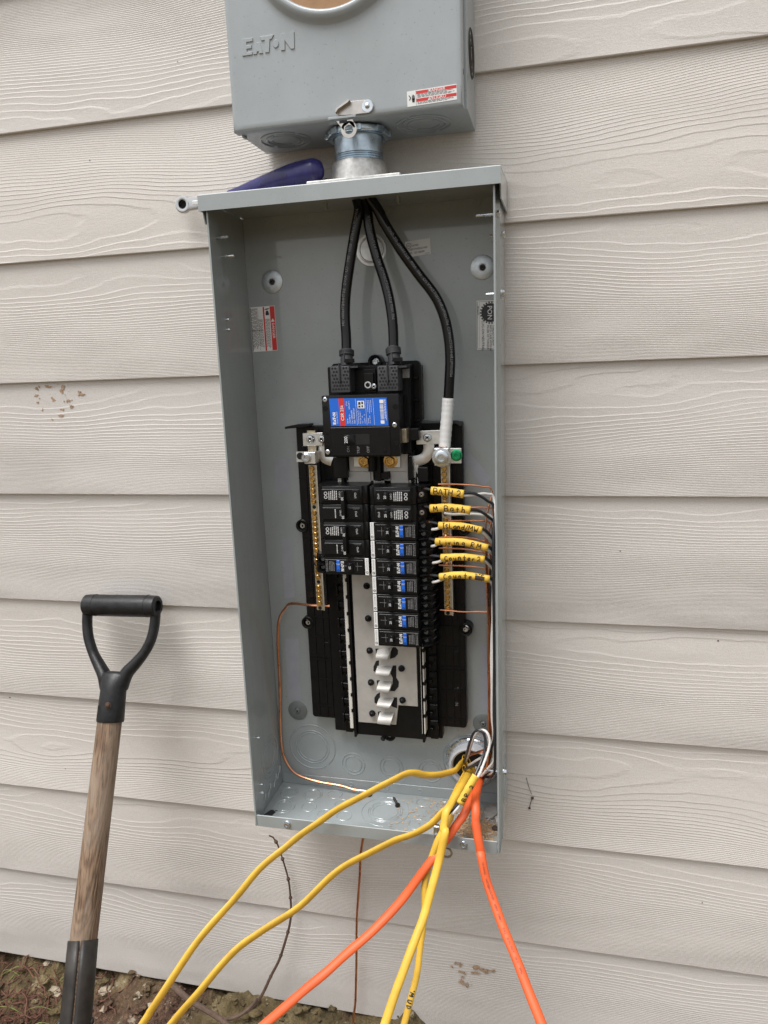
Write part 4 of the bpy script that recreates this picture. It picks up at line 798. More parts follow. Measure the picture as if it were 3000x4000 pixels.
# ------------------------------------------------------------------ branch breakers
PITCH = .0258
def wells(mb, x, z): pass
def breaker_plain():
    """one-pole breaker of the right column, face plate to the right"""
    t = thing('circuit_breaker', '', 'breaker', (.188, -.035, -.375), 'plain one-pole breakers')
    z0, z1 = -.4003, -.3752
    body = part('body', MB().prism([(.188, -.035), (.188, -.0775), (.1900, -.0800), (.1945, -.0805), (.1960, -.0840), (.2465, -.0840), (.2485, -.0790), (.2530, -.0780), (.2535, -.0690), (.2640, -.0660), (.2665, -.0350)], z0, z1, 'z'), M['black2'], t, bevel=.0008)
    pl_ = part('face_plate', MB().box(.1985, .2465, -.0853, -.0838, z0+.0042, z1-.0042), M['black2'], t, bevel=.0006)
    part('inner_frame', MB().box(.2165, .2450, -.0858, -.0852, z0+.0060, z1-.0060), M['black'], pl_, bevel=.0004)
    tg = part('toggle', MB().prism([(.2080, -.0850), (.2092, -.0895), (.2140, -.0925), (.2168, -.0905), (.2180, -.0850)], z0+.0065, z1-.0065, 'z'), M['black2'], t, bevel=.0005)
    zc = (z0+z1)/2
    text('20', .0048, (.2132, -.0928, zc), M['wprint'], tg, ang=rad(90), bold=.015); text('On/I', .0042, (.2025, -.0856, zc), M['wprint'], pl_, ang=rad(90)); text('Off/O', .0035, (.2200, -.0861, zc), M['wprint'], pl_, ang=rad(90))
    mb = MB(); R = random.Random(3)
    for i in range(5):
        z = z0+.0065; x = .2235+.0026*i
        while z < z1-.0075: l_ = R.uniform(.0008, .0022); mb.quad((x, -.0860, z), (x+.0014, -.0860, z), (x+.0014, -.0860, z+l_), (x, -.0860, z+l_)); z += l_+.0006
    part('small_print', mb, M['wprint'], pl_, smooth=False)
    mb = MB()
    for dz in (-.0026, .0026): mb.ring((.2405, -.0859, zc+dz), (0, -1, 0), .0016, .0024, 0, .0002, 16)
    part('approval_mark', mb, M['wprint'], pl_)
    part('terminal_well', MB().lathe((.2588, -.0670, zc), (0, -1, 0), [(.0064, -.002), (.0064, .0030), (.0054, .0032), (.0050, .0008), (0, .0008)], 18), M['black'], t); panscrew('terminal_screw', t, (.2588, -.0676, zc), (0, -1, 0), .0044, M['stainless'], .0016)
    part('terminal_wing', MB().prism([(.2530, -.0660), (.2570, -.0800), (.2640, -.0720), (.2690, -.0560), (.2690, -.0400), (.2530, -.0400)], z1-.0022, z1-.0006, 'z'), M['black'], t)
    return t
def breaker_test(sg):
    """breaker with white strip, blue test button and two terminals; sg=+1 right column, -1 left column (mirrored about x=.187)"""
    X = (lambda x: x) if sg > 0 else (lambda x: .3735-x)
    t = thing('test_breaker', '', 'breaker', (X(.1885), -.035, -.4236), 'breakers with white strips and blue test buttons')
    z0, z1 = -.4490, -.4240; zc = (z0+z1)/2
    def bx(mb, a, b, y0, y1, c, d): return mb.box(min(X(a), X(b)), max(X(a), X(b)), y0, y1, c, d)
    part('body', MB().prism([(X(x), y) for x, y in [(.1885, -.035), (.1885, -.0835), (.1945, -.0842), (.2525, -.0842), (.2540, -.0790), (.2550, -.0700), (.2710, -.0660), (.2735, -.0350)]], z0, z1, 'z'), M['black2'], t, bevel=.0007)
    pl_ = part('face_plate', bx(MB(), .1962, .2522, -.0853, -.0840, z0+.0030, z1-.0030), M['black2'], t, bevel=.0005)
    st = part('white_strip', bx(MB(), .1889, .1942, -.0852, -.0838, z0+.0004, z1-.0004), M['lwhite'], t, 'white sticker strip at the inner end', bevel=.0003)
    mb = MB(); R = random.Random(4); z = z0+.009
    while z < z1-.002: l_ = R.uniform(.0008, .002); bx(mb, .1908, .1912, -.0854, -.0853, z, z+l_); bx(mb, .1918, .1921, -.0854, -.0853, z, z+l_*.8); z += l_+.0007
    part('small_print', mb, M['gprint'], st, smooth=False); part('approval_mark', MB().ring((X(.1915), -.0853, z0+.0045), (0, -1, 0), .0011, .0017, 0, .0002, 14), M['ink'], st)
    part('toggle_slot', bx(MB(), .2090, .2195, -.0856, -.0850, z0+.0060, z1-.0060), M['hole'], pl_)
    tg = part('toggle', MB().prism([(X(x), y) for x, y in [(.2100, -.0853), (.2110, -.0890), (.2148, -.0918), (.2176, -.0898), (.2186, -.0853)]], z0+.0068, z1-.0068, 'z'), M['black2'], t, bevel=.0005)
    text('20', .0044, (X(.2146), -.0921, zc), M['wprint'], tg, ang=rad(90*sg), bold=.015)
    mb = MB()
    for a, b, c, d in ((.1985, .2080, zc+.0005, zc+.0009), (.2205, .2245, zc+.0005, zc+.0009), (.2050, .2054, zc-.006, zc+.006)): bx(mb, a, b, -.0855, -.0852, c, d)
    part('moulded_line', mb, M['gprint'], pl_)
    mb = MB()
    if sg > 0: eaton(mb, (.2292, z0+.0052), .0145, .0044, -.0853, -.0855, e1=(0, 1), e2=(-1, 0))
    else: eaton(mb, (X(.2292), z1-.0052), .0145, .0044, -.0853, -.0855, e1=(0, -1), e2=(1, 0))
    part('lettering', mb, M['wprint'], pl_, smooth=False)
    bt = part('test_button', bx(MB(), .2302, .2354, -.0866, -.0850, z0+.0042, z1-.0040), M['lblue'], t, 'blue test button', bevel=.0005)
    text('TEST', .0026, (X(.2328), -.0868, zc+.003), M['wprint'], bt, bold=.01); part('button_dimple', MB().ring((X(.2328), -.0866, z0+.0066), (0, -1, 0), .0010, .0016, 0, .0003, 14), M['ink'], bt)
    mb = MB(); R = random.Random(9)
    for i in range(4):
        z = z0+.0055; x = .2388+.0021*i
        while z < z1-.0060: l_ = R.uniform(.0006, .0018); bx(mb, x, x+.0011, -.0855, -.0853, z, z+l_); z += l_+.0006
    for i in range(2):
        z = z0+.0045; x = .2482+.0020*i
        while z < z1-.0045: l_ = R.uniform(.0006, .0014); bx(mb, x, x+.0011, -.0855, -.0853, z, z+l_); z += l_+.0009
    part('small_print', mb, M['gprint'], pl_, smooth=False)
    for dz in (.0058, -.0058):
        part('terminal_well', MB().lathe((X(.2605), -.0680, zc+dz), (0, -1, 0), [(.0056, -.002), (.0056, .0055), (.0049, .0058), (.0044, .0010), (0, .0010)], 14), M['black'], t)
        part('terminal_screw', MB().lathe((X(.2605), -.0690, zc+dz), (0, -1, 0), [(.0032, 0), (.0032, .0012), (.0010, .0016), (0, .0008)], 10), M['darkwash'], t)
        part('wire_guide', MB().tube(spline([(X(.2555), -.0762, zc+dz+.0055), (X(.2600), -.0762, zc+dz+.0030), (X(.2640), -.0758, zc+dz+.0058), (X(.2700), -.0740, zc+dz+.0030), (X(.2745), -.0690, zc+dz+.0052)], 4), .0008, 5, flat=1.6), M['black'], t)
    part('terminal_wing', MB().prism([(X(x), y) for x, y in [(.2545, -.0660), (.2560, -.0830), (.2660, -.0780), (.2760, -.0600), (.2770, -.0420), (.2545, -.0400)]], z0+.0004, z0+.0016, 'z'), M['black'], t)
    part('terminal_wing', MB().prism([(X(x), y) for x, y in [(.2545, -.0660), (.2560, -.0800), (.2680, -.0760), (.2740, -.0600), (.2750, -.0420), (.2545, -.0400)]], zc-.0006, zc+.0006, 'z'), M['black'], t)
    return t
def breaker_double():
    t = thing('double_breaker', '', 'breaker', (.187, -.035, -.3735), 'two-pole breakers with tied handles')
    zt = -.3735
    for k in (0, 1):
        z1 = zt-k*PITCH-.0003; z0 = z1-.0252; zc = (z0+z1)/2
        part('pole_body', MB().prism([(.1865, -.035), (.1865, -.0775), (.1845, -.0800), (.1800, -.0805), (.1785, -.0840), (.1220, -.0840), (.1200, -.0790), (.1150, -.0780), (.1145, -.0690), (.1115, -.0660), (.1100, -.0350)], z0, z1, 'z'), M['black2'], t, bevel=.0008)
        pl_ = part('face_plate', MB().box(.1215, .1760, -.0853, -.0838, z0+.0042, z1-.0042), M['black2'], t, bevel=.0006)
        part('on_window', MB().box(.1655, .1745, -.0858, -.0852, z0+.0058, z1-.0058), M['black'], pl_, bevel=.0004); text('On/I', .0042, (.1700, -.0861, zc), M['wprint'], pl_, ang=rad(-90)); text('Off/O', .0036, (.1475, -.0856, zc+.001), M['wprint'], pl_, ang=rad(-90))
        mb = MB(); R = random.Random(3+k)
        for i in range(5 if k == 0 else 1):
            z = z0+.0065; x = .1315+.0027*i+(.008 if k else 0)
            while z < z1-.0070: l_ = R.uniform(.0008, .0022); mb.quad((x, -.0856, z), (x+.0014, -.0856, z), (x+.0014, -.0856, z+l_), (x, -.0856, z+l_)); z += l_+.0006
        part('small_print', mb, M['wprint'], pl_, smooth=False)
        if k == 0:
            mb = MB()
            for dz in (-.0026, .0026): mb.ring((.1275, -.0855, zc+dz), (0, -1, 0), .0016, .0024, 0, .0002, 16)
            part('approval_mark', mb, M['wprint'], pl_)
        part('toggle_well', MB().box(.1500, .1640, -.0857, -.0850, z0+.0060, z1-.0060), M['black'], pl_)
        text('30', .0048, (.1535, -.0948, zc-.003), M['wprint'], t, ang=rad(-90), bold=.015)
    part('handle_tie', MB().prism([(.1500, -.0850), (.1505, -.0920), (.1525, -.0945), (.1560, -.0940), (.1575, -.0850)], zt-.0445, zt-.0060, 'z'), M['black2'], t, 'tied double handle', bevel=.0006)
    return t
d0 = breaker_double(); d0['label'] = 'upper two-pole breaker, top of the left column'
d1 = copy_tree(d0); d1.location.z -= .0505; d1['label'] = 'lower two-pole breaker in the left column, above the single white-striped one'
bl_ = breaker_test(-1); bl_.location.z -= 2*PITCH-.0004; bl_['label'] = 'only white-striped test breaker in the left column, lowest on that side'
b0 = breaker_plain(); b0['label'] = 'plain one-pole breaker at the top of the right column, beside BATH 2 sleeve'
b1 = copy_tree(b0); b1.location.z -= .0253; b1['label'] = 'second plain breaker of the right column, beside M Bath sleeve'
t0 = breaker_test(1); LBL = ['test breaker beside the Island/MW sleeve, uppermost white strip of the right column', 'test breaker beside the Living RM sleeve, second white strip down', 'test breaker beside the Counter 2 sleeve, third white strip down', 'test breaker beside the scribbled Counter sleeve, fourth white strip down', 'unwired test breaker directly below the scribbled Counter sleeve breaker', 'unwired test breaker second from the bottom of the right column', 'unwired test breaker at the bottom of the right column above bare bus tabs']
for i, l_ in enumerate(LBL):
    o = t0 if i == 0 else copy_tree(t0); o.location.z = -.4236-PITCH*i; o['label'] = l_

# ------------------------------------------------------------------ service cables
def hash_(s): return sum(ord(c)*(i+1) for i, c in enumerate(s)) % 97*.37
def cable(name, label, pts, r, mat, cat='cable', group=None, n=12, flat=1.0, ref=(1, 0, 0), sub=6):
    P = spline(pts, sub)
    if flat < .9:
        sd_ = hash_(label); P = [p if i < 12 else p+Vector((mnoise.noise((i*.16, sd_, 0)), mnoise.noise((i*.16, sd_, 5)), mnoise.noise((i*.16, sd_, 9))))*.0013 for i, p in enumerate(P)]; r = [r*(1+.07*mnoise.noise((i*.3, sd_, 3))) for i in range(len(P))]
    t = thing(name, label, cat, P[-1], group); part('jacket', MB().tube(P, r, n, flat=flat, ref=ref), mat, t); return t, P
def printed(parent, P, body, i0, step, size, mat, r, side=(0, -1, 0)):
    """faint lettering along a cable, one word after another on the side towards the viewer"""
    for k, w_ in enumerate(body):
        i = i0+k*step
        if i+1 >= len(P): break
        d = (P[i+1]-P[i]).normalized(); s = Vector(side); s = (s-d*s.dot(d)).normalized(); u = s.cross(d)
        if u.x < 0: u = -u; 
        text(w_, size, P[i]+s*(r+.0002), mat, parent, e1=d, e2=d.cross(-s) if False else s.cross(d), name='print')
CR = .0069
sc1, P1 = cable('service_cable', 'left of three thick black cables, into the main breaker left boot', [(.183, -.056, .030), (.1815, -.056, .004), (0.1843,-0.0560,-0.0133), (0.1788,-0.0570,-0.0377), (0.1705,-0.0580,-0.0749), (0.1630,-0.0600,-0.1153), (0.1604,-0.0610,-0.1463), (0.1609,-0.0620,-0.1751), (0.1608,-0.0640,-0.1941)], CR, M['jacket'], group='thick black service cables')
sc2, P2 = cable('service_cable', 'middle of three thick black cables, into the main breaker right boot', [(.190, -.052, .030), (.190, -.052, .004), (0.1941,-0.0520,-0.0133), (0.1965,-0.0520,-0.0383), (0.2043,-0.0530,-0.0715), (0.2144,-0.0550,-0.1026), (0.2214,-0.0580,-0.1313), (0.2253,-0.0610,-0.1624), (0.2259,-0.0640,-0.1941)], CR, M['jacket'], group='thick black service cables')
sc3, P3 = cable('service_cable', 'right thick black cable ending in white tape at the neutral lug', [(.196, -.057, .030), (.198, -.057, .004), (0.2092,-0.0560,-0.0153), (0.2189,-0.0550,-0.0355), (0.2374,-0.0530,-0.0663), (0.2600,-0.0510,-0.0988), (0.2804,-0.0500,-0.1264), (0.2918,-0.0500,-0.1524), (0.2976,-0.0500,-0.1809), (0.2991,-0.0500,-0.2094), (0.2975,-0.0500,-0.2363), (0.2957,-0.0500,-0.2601), (0.2908,-0.0500,-0.3084), (0.2888,-0.0500,-0.3292)], CR, M['jacket'], group='thick black service cables')
tp = spline([(0.2955,-0.0500,-0.2597), (0.2941,-0.0500,-0.2767), (0.2912,-0.0500,-0.3046), (0.2893,-0.0500,-0.3250)], 9)
wt = part('white_tape', MB().tube(tp, [.0079+.00022*((i*7) % 3) for i in range(len(tp))], 16, ref=(1, 0, 0)), M['tape'], sc3, 'white tape wrapped round the cable end')
for i in range(6):
    a, b = tp[2+i*4], tp[min(len(tp)-1, 4+i*4)]; s = (-1)**i
    part('tape_edge', MB().tube([a+Vector((-.0078, -.0020, 0)), (a+b)/2+Vector((0, -.0083, 0)), b+Vector((.0078, -.0020, 0))], .00035, 4), M['lgrey'], wt)
c = tp[-1]; mb = MB()
for i in range(9): mb.cyl(c+Vector((-.0058+.00145*i, -.004+.003*((i % 3)-1), .001)), (0, 0, -1), .0011, .006, 6)
part('copper_strands', mb, M['copper'], sc3)
for sc_, P_, i0 in ((sc1, P1, 14), (sc2, P2, 16), (sc3, P3, 20)):
    for k in range(13 if sc_ is not sc3 else 20):
        i = i0+k*2
        if i+2 >= min(len(P_), 62 if sc_ is sc3 else 47): break
        d = (P_[i+2]-P_[i]).normalized(); s = Vector((.45 if sc_ is not sc1 else -.1, -.9, 0)); s = (s-d*s.dot(d)).normalized()
        text(('AWG', '2/0', 'THHN', 'STR', '600V', 'SIM', 'CU')[k % 7], .0052, P_[i]+s*(CR+.0002), M['gprint'], sc_, e1=d, e2=s.cross(-d) if False else d.cross(-s) * -1, name='print')

# ------------------------------------------------------------------ conduit bushing in the lower right corner
BC = Vector((.3143, 0, -.8190))
bu = thing('conduit_bushing', 'pale grey plastic conduit bushing with cables in the lower right corner', 'bushing', (BC.x, -.0037, BC.z-.034))
part('lock_nut', MB().lathe((BC.x, 0, BC.z), (0, -1, 0), [(.030, .0037), (.0400, .0037), (.0400, .0075), (.0385, .0090), (.030, .0090)], 40, closed=True), M['zinc'], bu)
for i in range(8):
    a = i*math.pi/4+.3; c = BC+Vector((.0392*math.cos(a), -.0075, .0392*math.sin(a))); t = Vector((-math.sin(a), 0, math.cos(a)))
    part('nut_tooth', MB().tube([c-t*.006, c+t*.006], .0022, 6), M['zinc'], bu)
part('bushing_ring', MB().lathe((BC.x, 0, BC.z), (0, -1, 0), [(.0335, .006), (.0338, .019), (.0325, .0225), (.0300, .0240), (.0275, .0225), (.0265, .018), (.0265, .0055)], 44), M['bushing'], bu)
part('conduit_bore', MB().lathe((BC.x, 0, BC.z), (0, -1, 0), [(.0266, .0150), (.0262, .0062), (0, .0060)], 32), M['hole'], bu)  # shallow cup painted black in place of the shade of a deep bore
knockout(box, (BC.x, -.0036, BC.z), (0, -1, 0), [.0445])

# ------------------------------------------------------------------ loose cables hanging out of the panel
def nm(name, label, pts, r, mat, grp, flat=.56, ref=(0, 0, 1), end=(-.1, -.1)):
    q = Vector(pts[-1]); dd = (q-Vector(pts[-2])).normalized(); e = q+dd*.13; q = e+Vector((0, 0, -.10)); f = Vector((q.x+end[0]*2.2, q.y+end[1]*1.6, gz(q.x+end[0]*2.2, q.y+end[1]*1.6)+.012))
    return cable(name, label, list(pts)+[e, q, f], r, mat, 'cable', grp, 14, flat, ref, 7)
GY = 'yellow cables hanging out of the panel'; GO = 'orange cables hanging out of the panel'
nm('yellow_cable', 'upper yellow cable sweeping far left, passing above the other yellow one', [(.306, -.0085, -.822), (0.3006,-0.0200,-0.8141), (0.2944,-0.0380,-0.8146), (0.2786,-0.0500,-0.8160), (0.2566,-0.0640,-0.8126), (0.2331,-0.0800,-0.8012), (0.2143,-0.0940,-0.8042), (0.1820,-0.1100,-0.8174), (0.1415,-0.1240,-0.8369), (0.1061,-0.1380,-0.8591), (0.0725,-0.1600,-0.8786), (0.0371,-0.1950,-0.9006), (0.0042,-0.2250,-0.9362), (-0.0244,-0.2650,-0.9603), (-0.0501,-0.3000,-0.9964), (-0.0690,-0.3250,-1.0232), (-0.0780,-0.3350,-1.0373)], .0056, M['yellow'], GY, end=(-.09, -.06))
nm('yellow_cable', 'lower yellow cable sweeping left with a bend near the ground', [(.309, -.0085, -.828), (0.3058,-0.0350,-0.8261), (0.2995,-0.0780,-0.8260), (0.2936,-0.1050,-0.8316), (0.2849,-0.1180,-0.8365), (0.2659,-0.1260,-0.8537), (0.2447,-0.1310,-0.8647), (0.2163,-0.1380,-0.8760), (0.1885,-0.1480,-0.8881), (0.1432,-0.1680,-0.9092), (0.0974,-0.2050,-0.9431), (0.0529,-0.2400,-0.9613), (0.0273,-0.2620,-0.9722), (0.0083,-0.2880,-0.9861), (-0.0156,-0.3120,-1.0100), (-0.0425,-0.3300,-1.0397)], .0060, M['yellow'], GY, end=(-.06, -.06))
nm('yellow_cable', 'front yellow cable hanging steeply down, crossing over the lettered one', [(.312, -.0085, -.826), (0.3134,-0.0340,-0.8213), (0.3087,-0.0850,-0.8118), (0.2990,-0.1180,-0.8167), (0.2933,-0.1340,-0.8241), (0.2910,-0.1440,-0.8405), (0.2935,-0.1520,-0.8428), (0.2874,-0.1620,-0.8748), (0.2749,-0.1950,-0.9213), (0.2635,-0.2250,-0.9505), (0.2500,-0.2550,-0.9820), (0.2327,-0.2900,-1.0266)], .0056, M['yellow'], GY, flat=.7, ref=(1, 0, 0), end=(-.03, -.05))
yc2, PY = nm('yellow_cable', 'steep yellow cable with black hand lettering near the bottom', [(.316, -.0085, -.826), (0.3171,-0.0360,-0.8243), (0.3133,-0.0800,-0.8203), (0.3007,-0.1080,-0.8318), (0.2961,-0.1220,-0.8434), (0.2828,-0.1400,-0.8612), (0.2707,-0.1500,-0.8947), (0.2642,-0.1600,-0.9229), (0.2659,-0.1720,-0.9525), (0.2628,-0.1860,-0.9895), (0.2578,-0.2050,-1.0303), (0.2453,-0.2350,-1.0816)], .0048, M['yellow'], GY, flat=.7, ref=(1, 0, 0), end=(-.02, -.04))
nm('orange_cable', 'thick orange cable sweeping down to the left', [(.321, -.0085, -.830), (0.3278,-0.0320,-0.8256), (0.3253,-0.0800,-0.8264), (0.3177,-0.1080,-0.8342), (0.3075,-0.1220,-0.8464), (0.2979,-0.1300,-0.8594), (0.2847,-0.1400,-0.8772), (0.2731,-0.1520,-0.8894), (0.2370,-0.1750,-0.9347), (0.1997,-0.2050,-0.9665), (0.1599,-0.2350,-0.9934), (0.1206,-0.2620,-1.0192), (0.0686,-0.2950,-1.0549)], .0062, M['orange'], GO, flat=.62, ref=(1, 0, 0), end=(-.07, -.06))
oc2, PO = nm('orange_cable', 'orange cable hanging down to the right', [(.327, -.0085, -.828), (0.3310,-0.0360,-0.8260), (0.3305,-0.0880,-0.8179), (0.3318,-0.1160,-0.8244), (0.3338,-0.1270,-0.8398), (0.3379,-0.1360,-0.8588), (0.3423,-0.1440,-0.8797), (0.3423,-0.1520,-0.8706), (0.3550,-0.1720,-0.9024), (0.3773,-0.2050,-0.9346), (0.4000,-0.2380,-0.9627), (0.4271,-0.2800,-0.9974)], .0060, M['orange'], GO, flat=.62, ref=(1, 0, 0), end=(.05, -.05))
def run_print(parent, P, r, flat_, words, i0, size, mat, gap=1.35, ref=-1):
    """stamped lettering that follows a cable"""
    i = i0; k = 0
    seg = [0]
    for a, b in zip(P, P[1:]): seg.append(seg[-1]+(b-a).length)
    s = seg[i0]; 
    while k < len(words):
        while i+1 < len(seg)-1 and seg[i+1] < s: i += 1
        d = (P[i+1]-P[i]).normalized(); t = (s-seg[i])/max(1e-6, seg[i+1]-seg[i]); p = P[i].lerp(P[i+1], t)
        n_ = (Vector((.4352, -1.027, -.2142))-p).normalized(); n_ = (n_-d*n_.dot(d)).normalized()
        text(words[k], size, p+n_*(r*flat_+.0009), mat, parent, e1=d, e2=n_.cross(d), name='print'); s += size*gap*max(1, len(words[k])*.55); k += 1
run_print(oc2, PO, .0060, .62, ['TYPE NM-B', '10 AWG', 'WITH', 'GROUND', '600V', 'E4851', '(UL)', 'AUG', '2023', '10-2', 'WG'], 44, .0042, M['oprint'])

# ------------------------------------------------------------------ handwriting
G = {'B': [[(0, 0), (0, 1)], [(0, 1), (.5, .95), (.6, .75), (.45, .55), (0, .5)], [(0, .5), (.6, .45), (.7, .2), (.5, 0), (0, 0)]], 'A': [[(0, 0), (.35, 1), (.7, 0)], [(.1, .35), (.6, .35)]], 'T': [[(0, 1), (.7, 1)], [(.35, 1), (.35, 0)]],
     'H': [[(0, 0), (0, 1)], [(.6, 0), (.6, 1)], [(0, .5), (.6, .5)]], '2': [[(0, .8), (.25, 1), (.55, .85), (.5, .55), (.1, .15), (.05, .02), (.3, .15), (.7, 0)]], 'M': [[(0, 0), (.08, 1), (.4, .35), (.72, 1), (.8, 0)]],
     'a': [[(.55, .5), (.3, .62), (.05, .4), (.1, .08), (.35, 0), (.52, .25), (.55, .55), (.55, .1), (.65, 0)]], 't': [[(.25, .95), (.25, .1), (.4, 0)], [(0, .6), (.55, .6)]], 'h': [[(0, 1), (0, 0)], [(0, .4), (.25, .6), (.45, .45), (.45, 0)]],
     'I': [[(.25, 0), (.25, 1)], [(0, 1), (.5, 1)], [(0, 0), (.5, 0)]], 'S': [[(.5, .85), (.25, 1), (.02, .8), (.25, .52), (.5, .28), (.3, 0), (0, .12)]], 'L': [[(0, 1), (0, 0), (.5, .02)]], 'l': [[(.1, 1), (.1, 0)]], 'n': [[(0, .6), (0, 0)], [(0, .4), (.25, .62), (.42, .45), (.45, 0)]],
     'd': [[(.5, .45), (.25, .6), (.03, .35), (.1, .05), (.35, .02), (.5, .3)], [(.52, 1), (.52, 0)]], '/': [[(0, -.1), (.4, 1.1)]], 'W': [[(0, 1), (.2, 0), (.4, .6), (.6, 0), (.8, 1)]], 'i': [[(.1, .6), (.1, 0)], [(.08, .9), (.12, .88)]], 'v': [[(0, .6), (.2, 0), (.45, .65)]],
     'g': [[(.45, .45), (.2, .6), (0, .35), (.15, .08), (.42, .2), (.45, .6), (.42, -.25), (.2, -.4), (.02, -.25)]], 'R': [[(0, 0), (.02, 1)], [(.02, 1), (.5, .95), (.5, .65), (.05, .5), (.6, 0)]], 'C': [[(.55, .85), (.3, 1), (.02, .6), (.08, .15), (.35, 0), (.6, .12)]], 'o': [[(.25, .6), (.03, .4), (.08, .08), (.3, 0), (.48, .25), (.42, .55), (.25, .6)]],
     'u': [[(0, .6), (.05, .08), (.25, 0), (.42, .2), (.45, .6), (.47, 0)]], 'e': [[(.05, .32), (.45, .36), (.35, .6), (.08, .5), (.05, .12), (.28, 0), (.48, .12)]], 'r': [[(0, .6), (.02, 0)], [(.02, .35), (.2, .58), (.4, .55)]], 'D': [[(0, 0), (0, 1), (.45, .85), (.55, .4), (.3, .02), (0, 0)]], 'F': [[(0, 0), (.02, 1), (.5, 1)], [(.02, .55), (.4, .55)]], 'U': [[(0, 1), (.03, .2), (.3, 0), (.55, .2), (.58, 1)]], "'": [[(.1, 1), (.15, .7)]], ' ': []}
ADV = {'M': 1.0, 'W': 1.0, 'l': .32, 'i': .34, ' ': .42, "'": .35, '/': .55, 'I': .65}
def scrawl(body, surf, h, parent, u0=0.0, sp=1.0, seed=0, r=.00060, mat=None, extra=None):
    """pen strokes laid on a curved surface: surf(u, v) with u along and v across, both in metres"""
    R = random.Random(seed); x = u0; mb = MB()
    for ch in body:
        k = h*R.uniform(.92, 1.08); dv = R.uniform(-.05, .05)*h
        for st in G[ch]:
            q = spline([(a*k*.95, b*k+dv, 0) for a, b in st], 3) if len(st) > 2 else [Vector(((st[0][0]+(st[1][0]-st[0][0])*j/6)*k*.95, (st[0][1]+(st[1][1]-st[0][1])*j/6)*k+dv, 0)) for j in range(7)]
            mb.tube([surf(x+p.x, p.y-h*.5) for p in q], r, 4)
        x += ADV.get(ch, .74)*h*sp
    for st in (extra or []): mb.tube([surf(a.x, a.y) for a in spline([(p[0], p[1], 0) for p in st], 4)], r*1.2, 4)
    return part('handwriting', mb, mat or M['pen'], parent)
def sleeve(parent, pts, a, b, name='label_sleeve', label=None):
    """a slit length of cable jacket: flattened tube with a lengthwise fold; returns the part and its front surface"""
    P = spline(pts, 8); seg = [0]
    for p, q in zip(P, P[1:]): seg.append(seg[-1]+(q-p).length)
    rr = [a*(1+.03*math.sin(i*1.7)) for i in range(len(P))]
    o = part(name, MB().tube(P, rr, 16, caps=False, flat=b/a, ref=(0, 0, 1)), M['sleeve'], parent, label)
    md = o.modifiers.new('wall', 'SOLIDIFY'); md.thickness = .0006; md.offset = -1
    def surf(u, v):
        i = 0
        while i < len(seg)-2 and seg[i+1] < u: i += 1
        t = (u-seg[i])/(seg[i+1]-seg[i]); p = P[i].lerp(P[i+1], t); d = (P[i+1]-P[i]).normalized()
        up = Vector((0, 0, 1)); up = (up-d*up.dot(d)).normalized(); n_ = d.cross(up); n_ = n_ if n_.y < 0 else -n_
        v = max(-a*.96, min(a*.96, v)); return p+up*v+n_*(b*math.sqrt(1-(v/a)**2)+.0002)
    return o, surf, seg[-1], P
WR = .0020
def down(x, y, z0, zb, ins, k=0):
    """run down the right side and into the bushing"""
    m = (z0+zb)/2; w1 = .0026*math.sin(k*2.3)
    return [(x+w1, y, z0-.05), (x-w1, y+.003*math.sin(k), m), (x, y, zb), (x-.004-.002*ins, y+.006, zb-.035), (.3360-.0022*ins, -.030-.002*ins, zb-.060), (.3250-.002*ins, -.0085, -.8190-.0015*ins)]
def wire(name, pts, r, mat, parent, label=None): return part(name, MB().tube(spline(pts, 6), r, 8, ref=(0, 1, 0)), mat, parent, label)
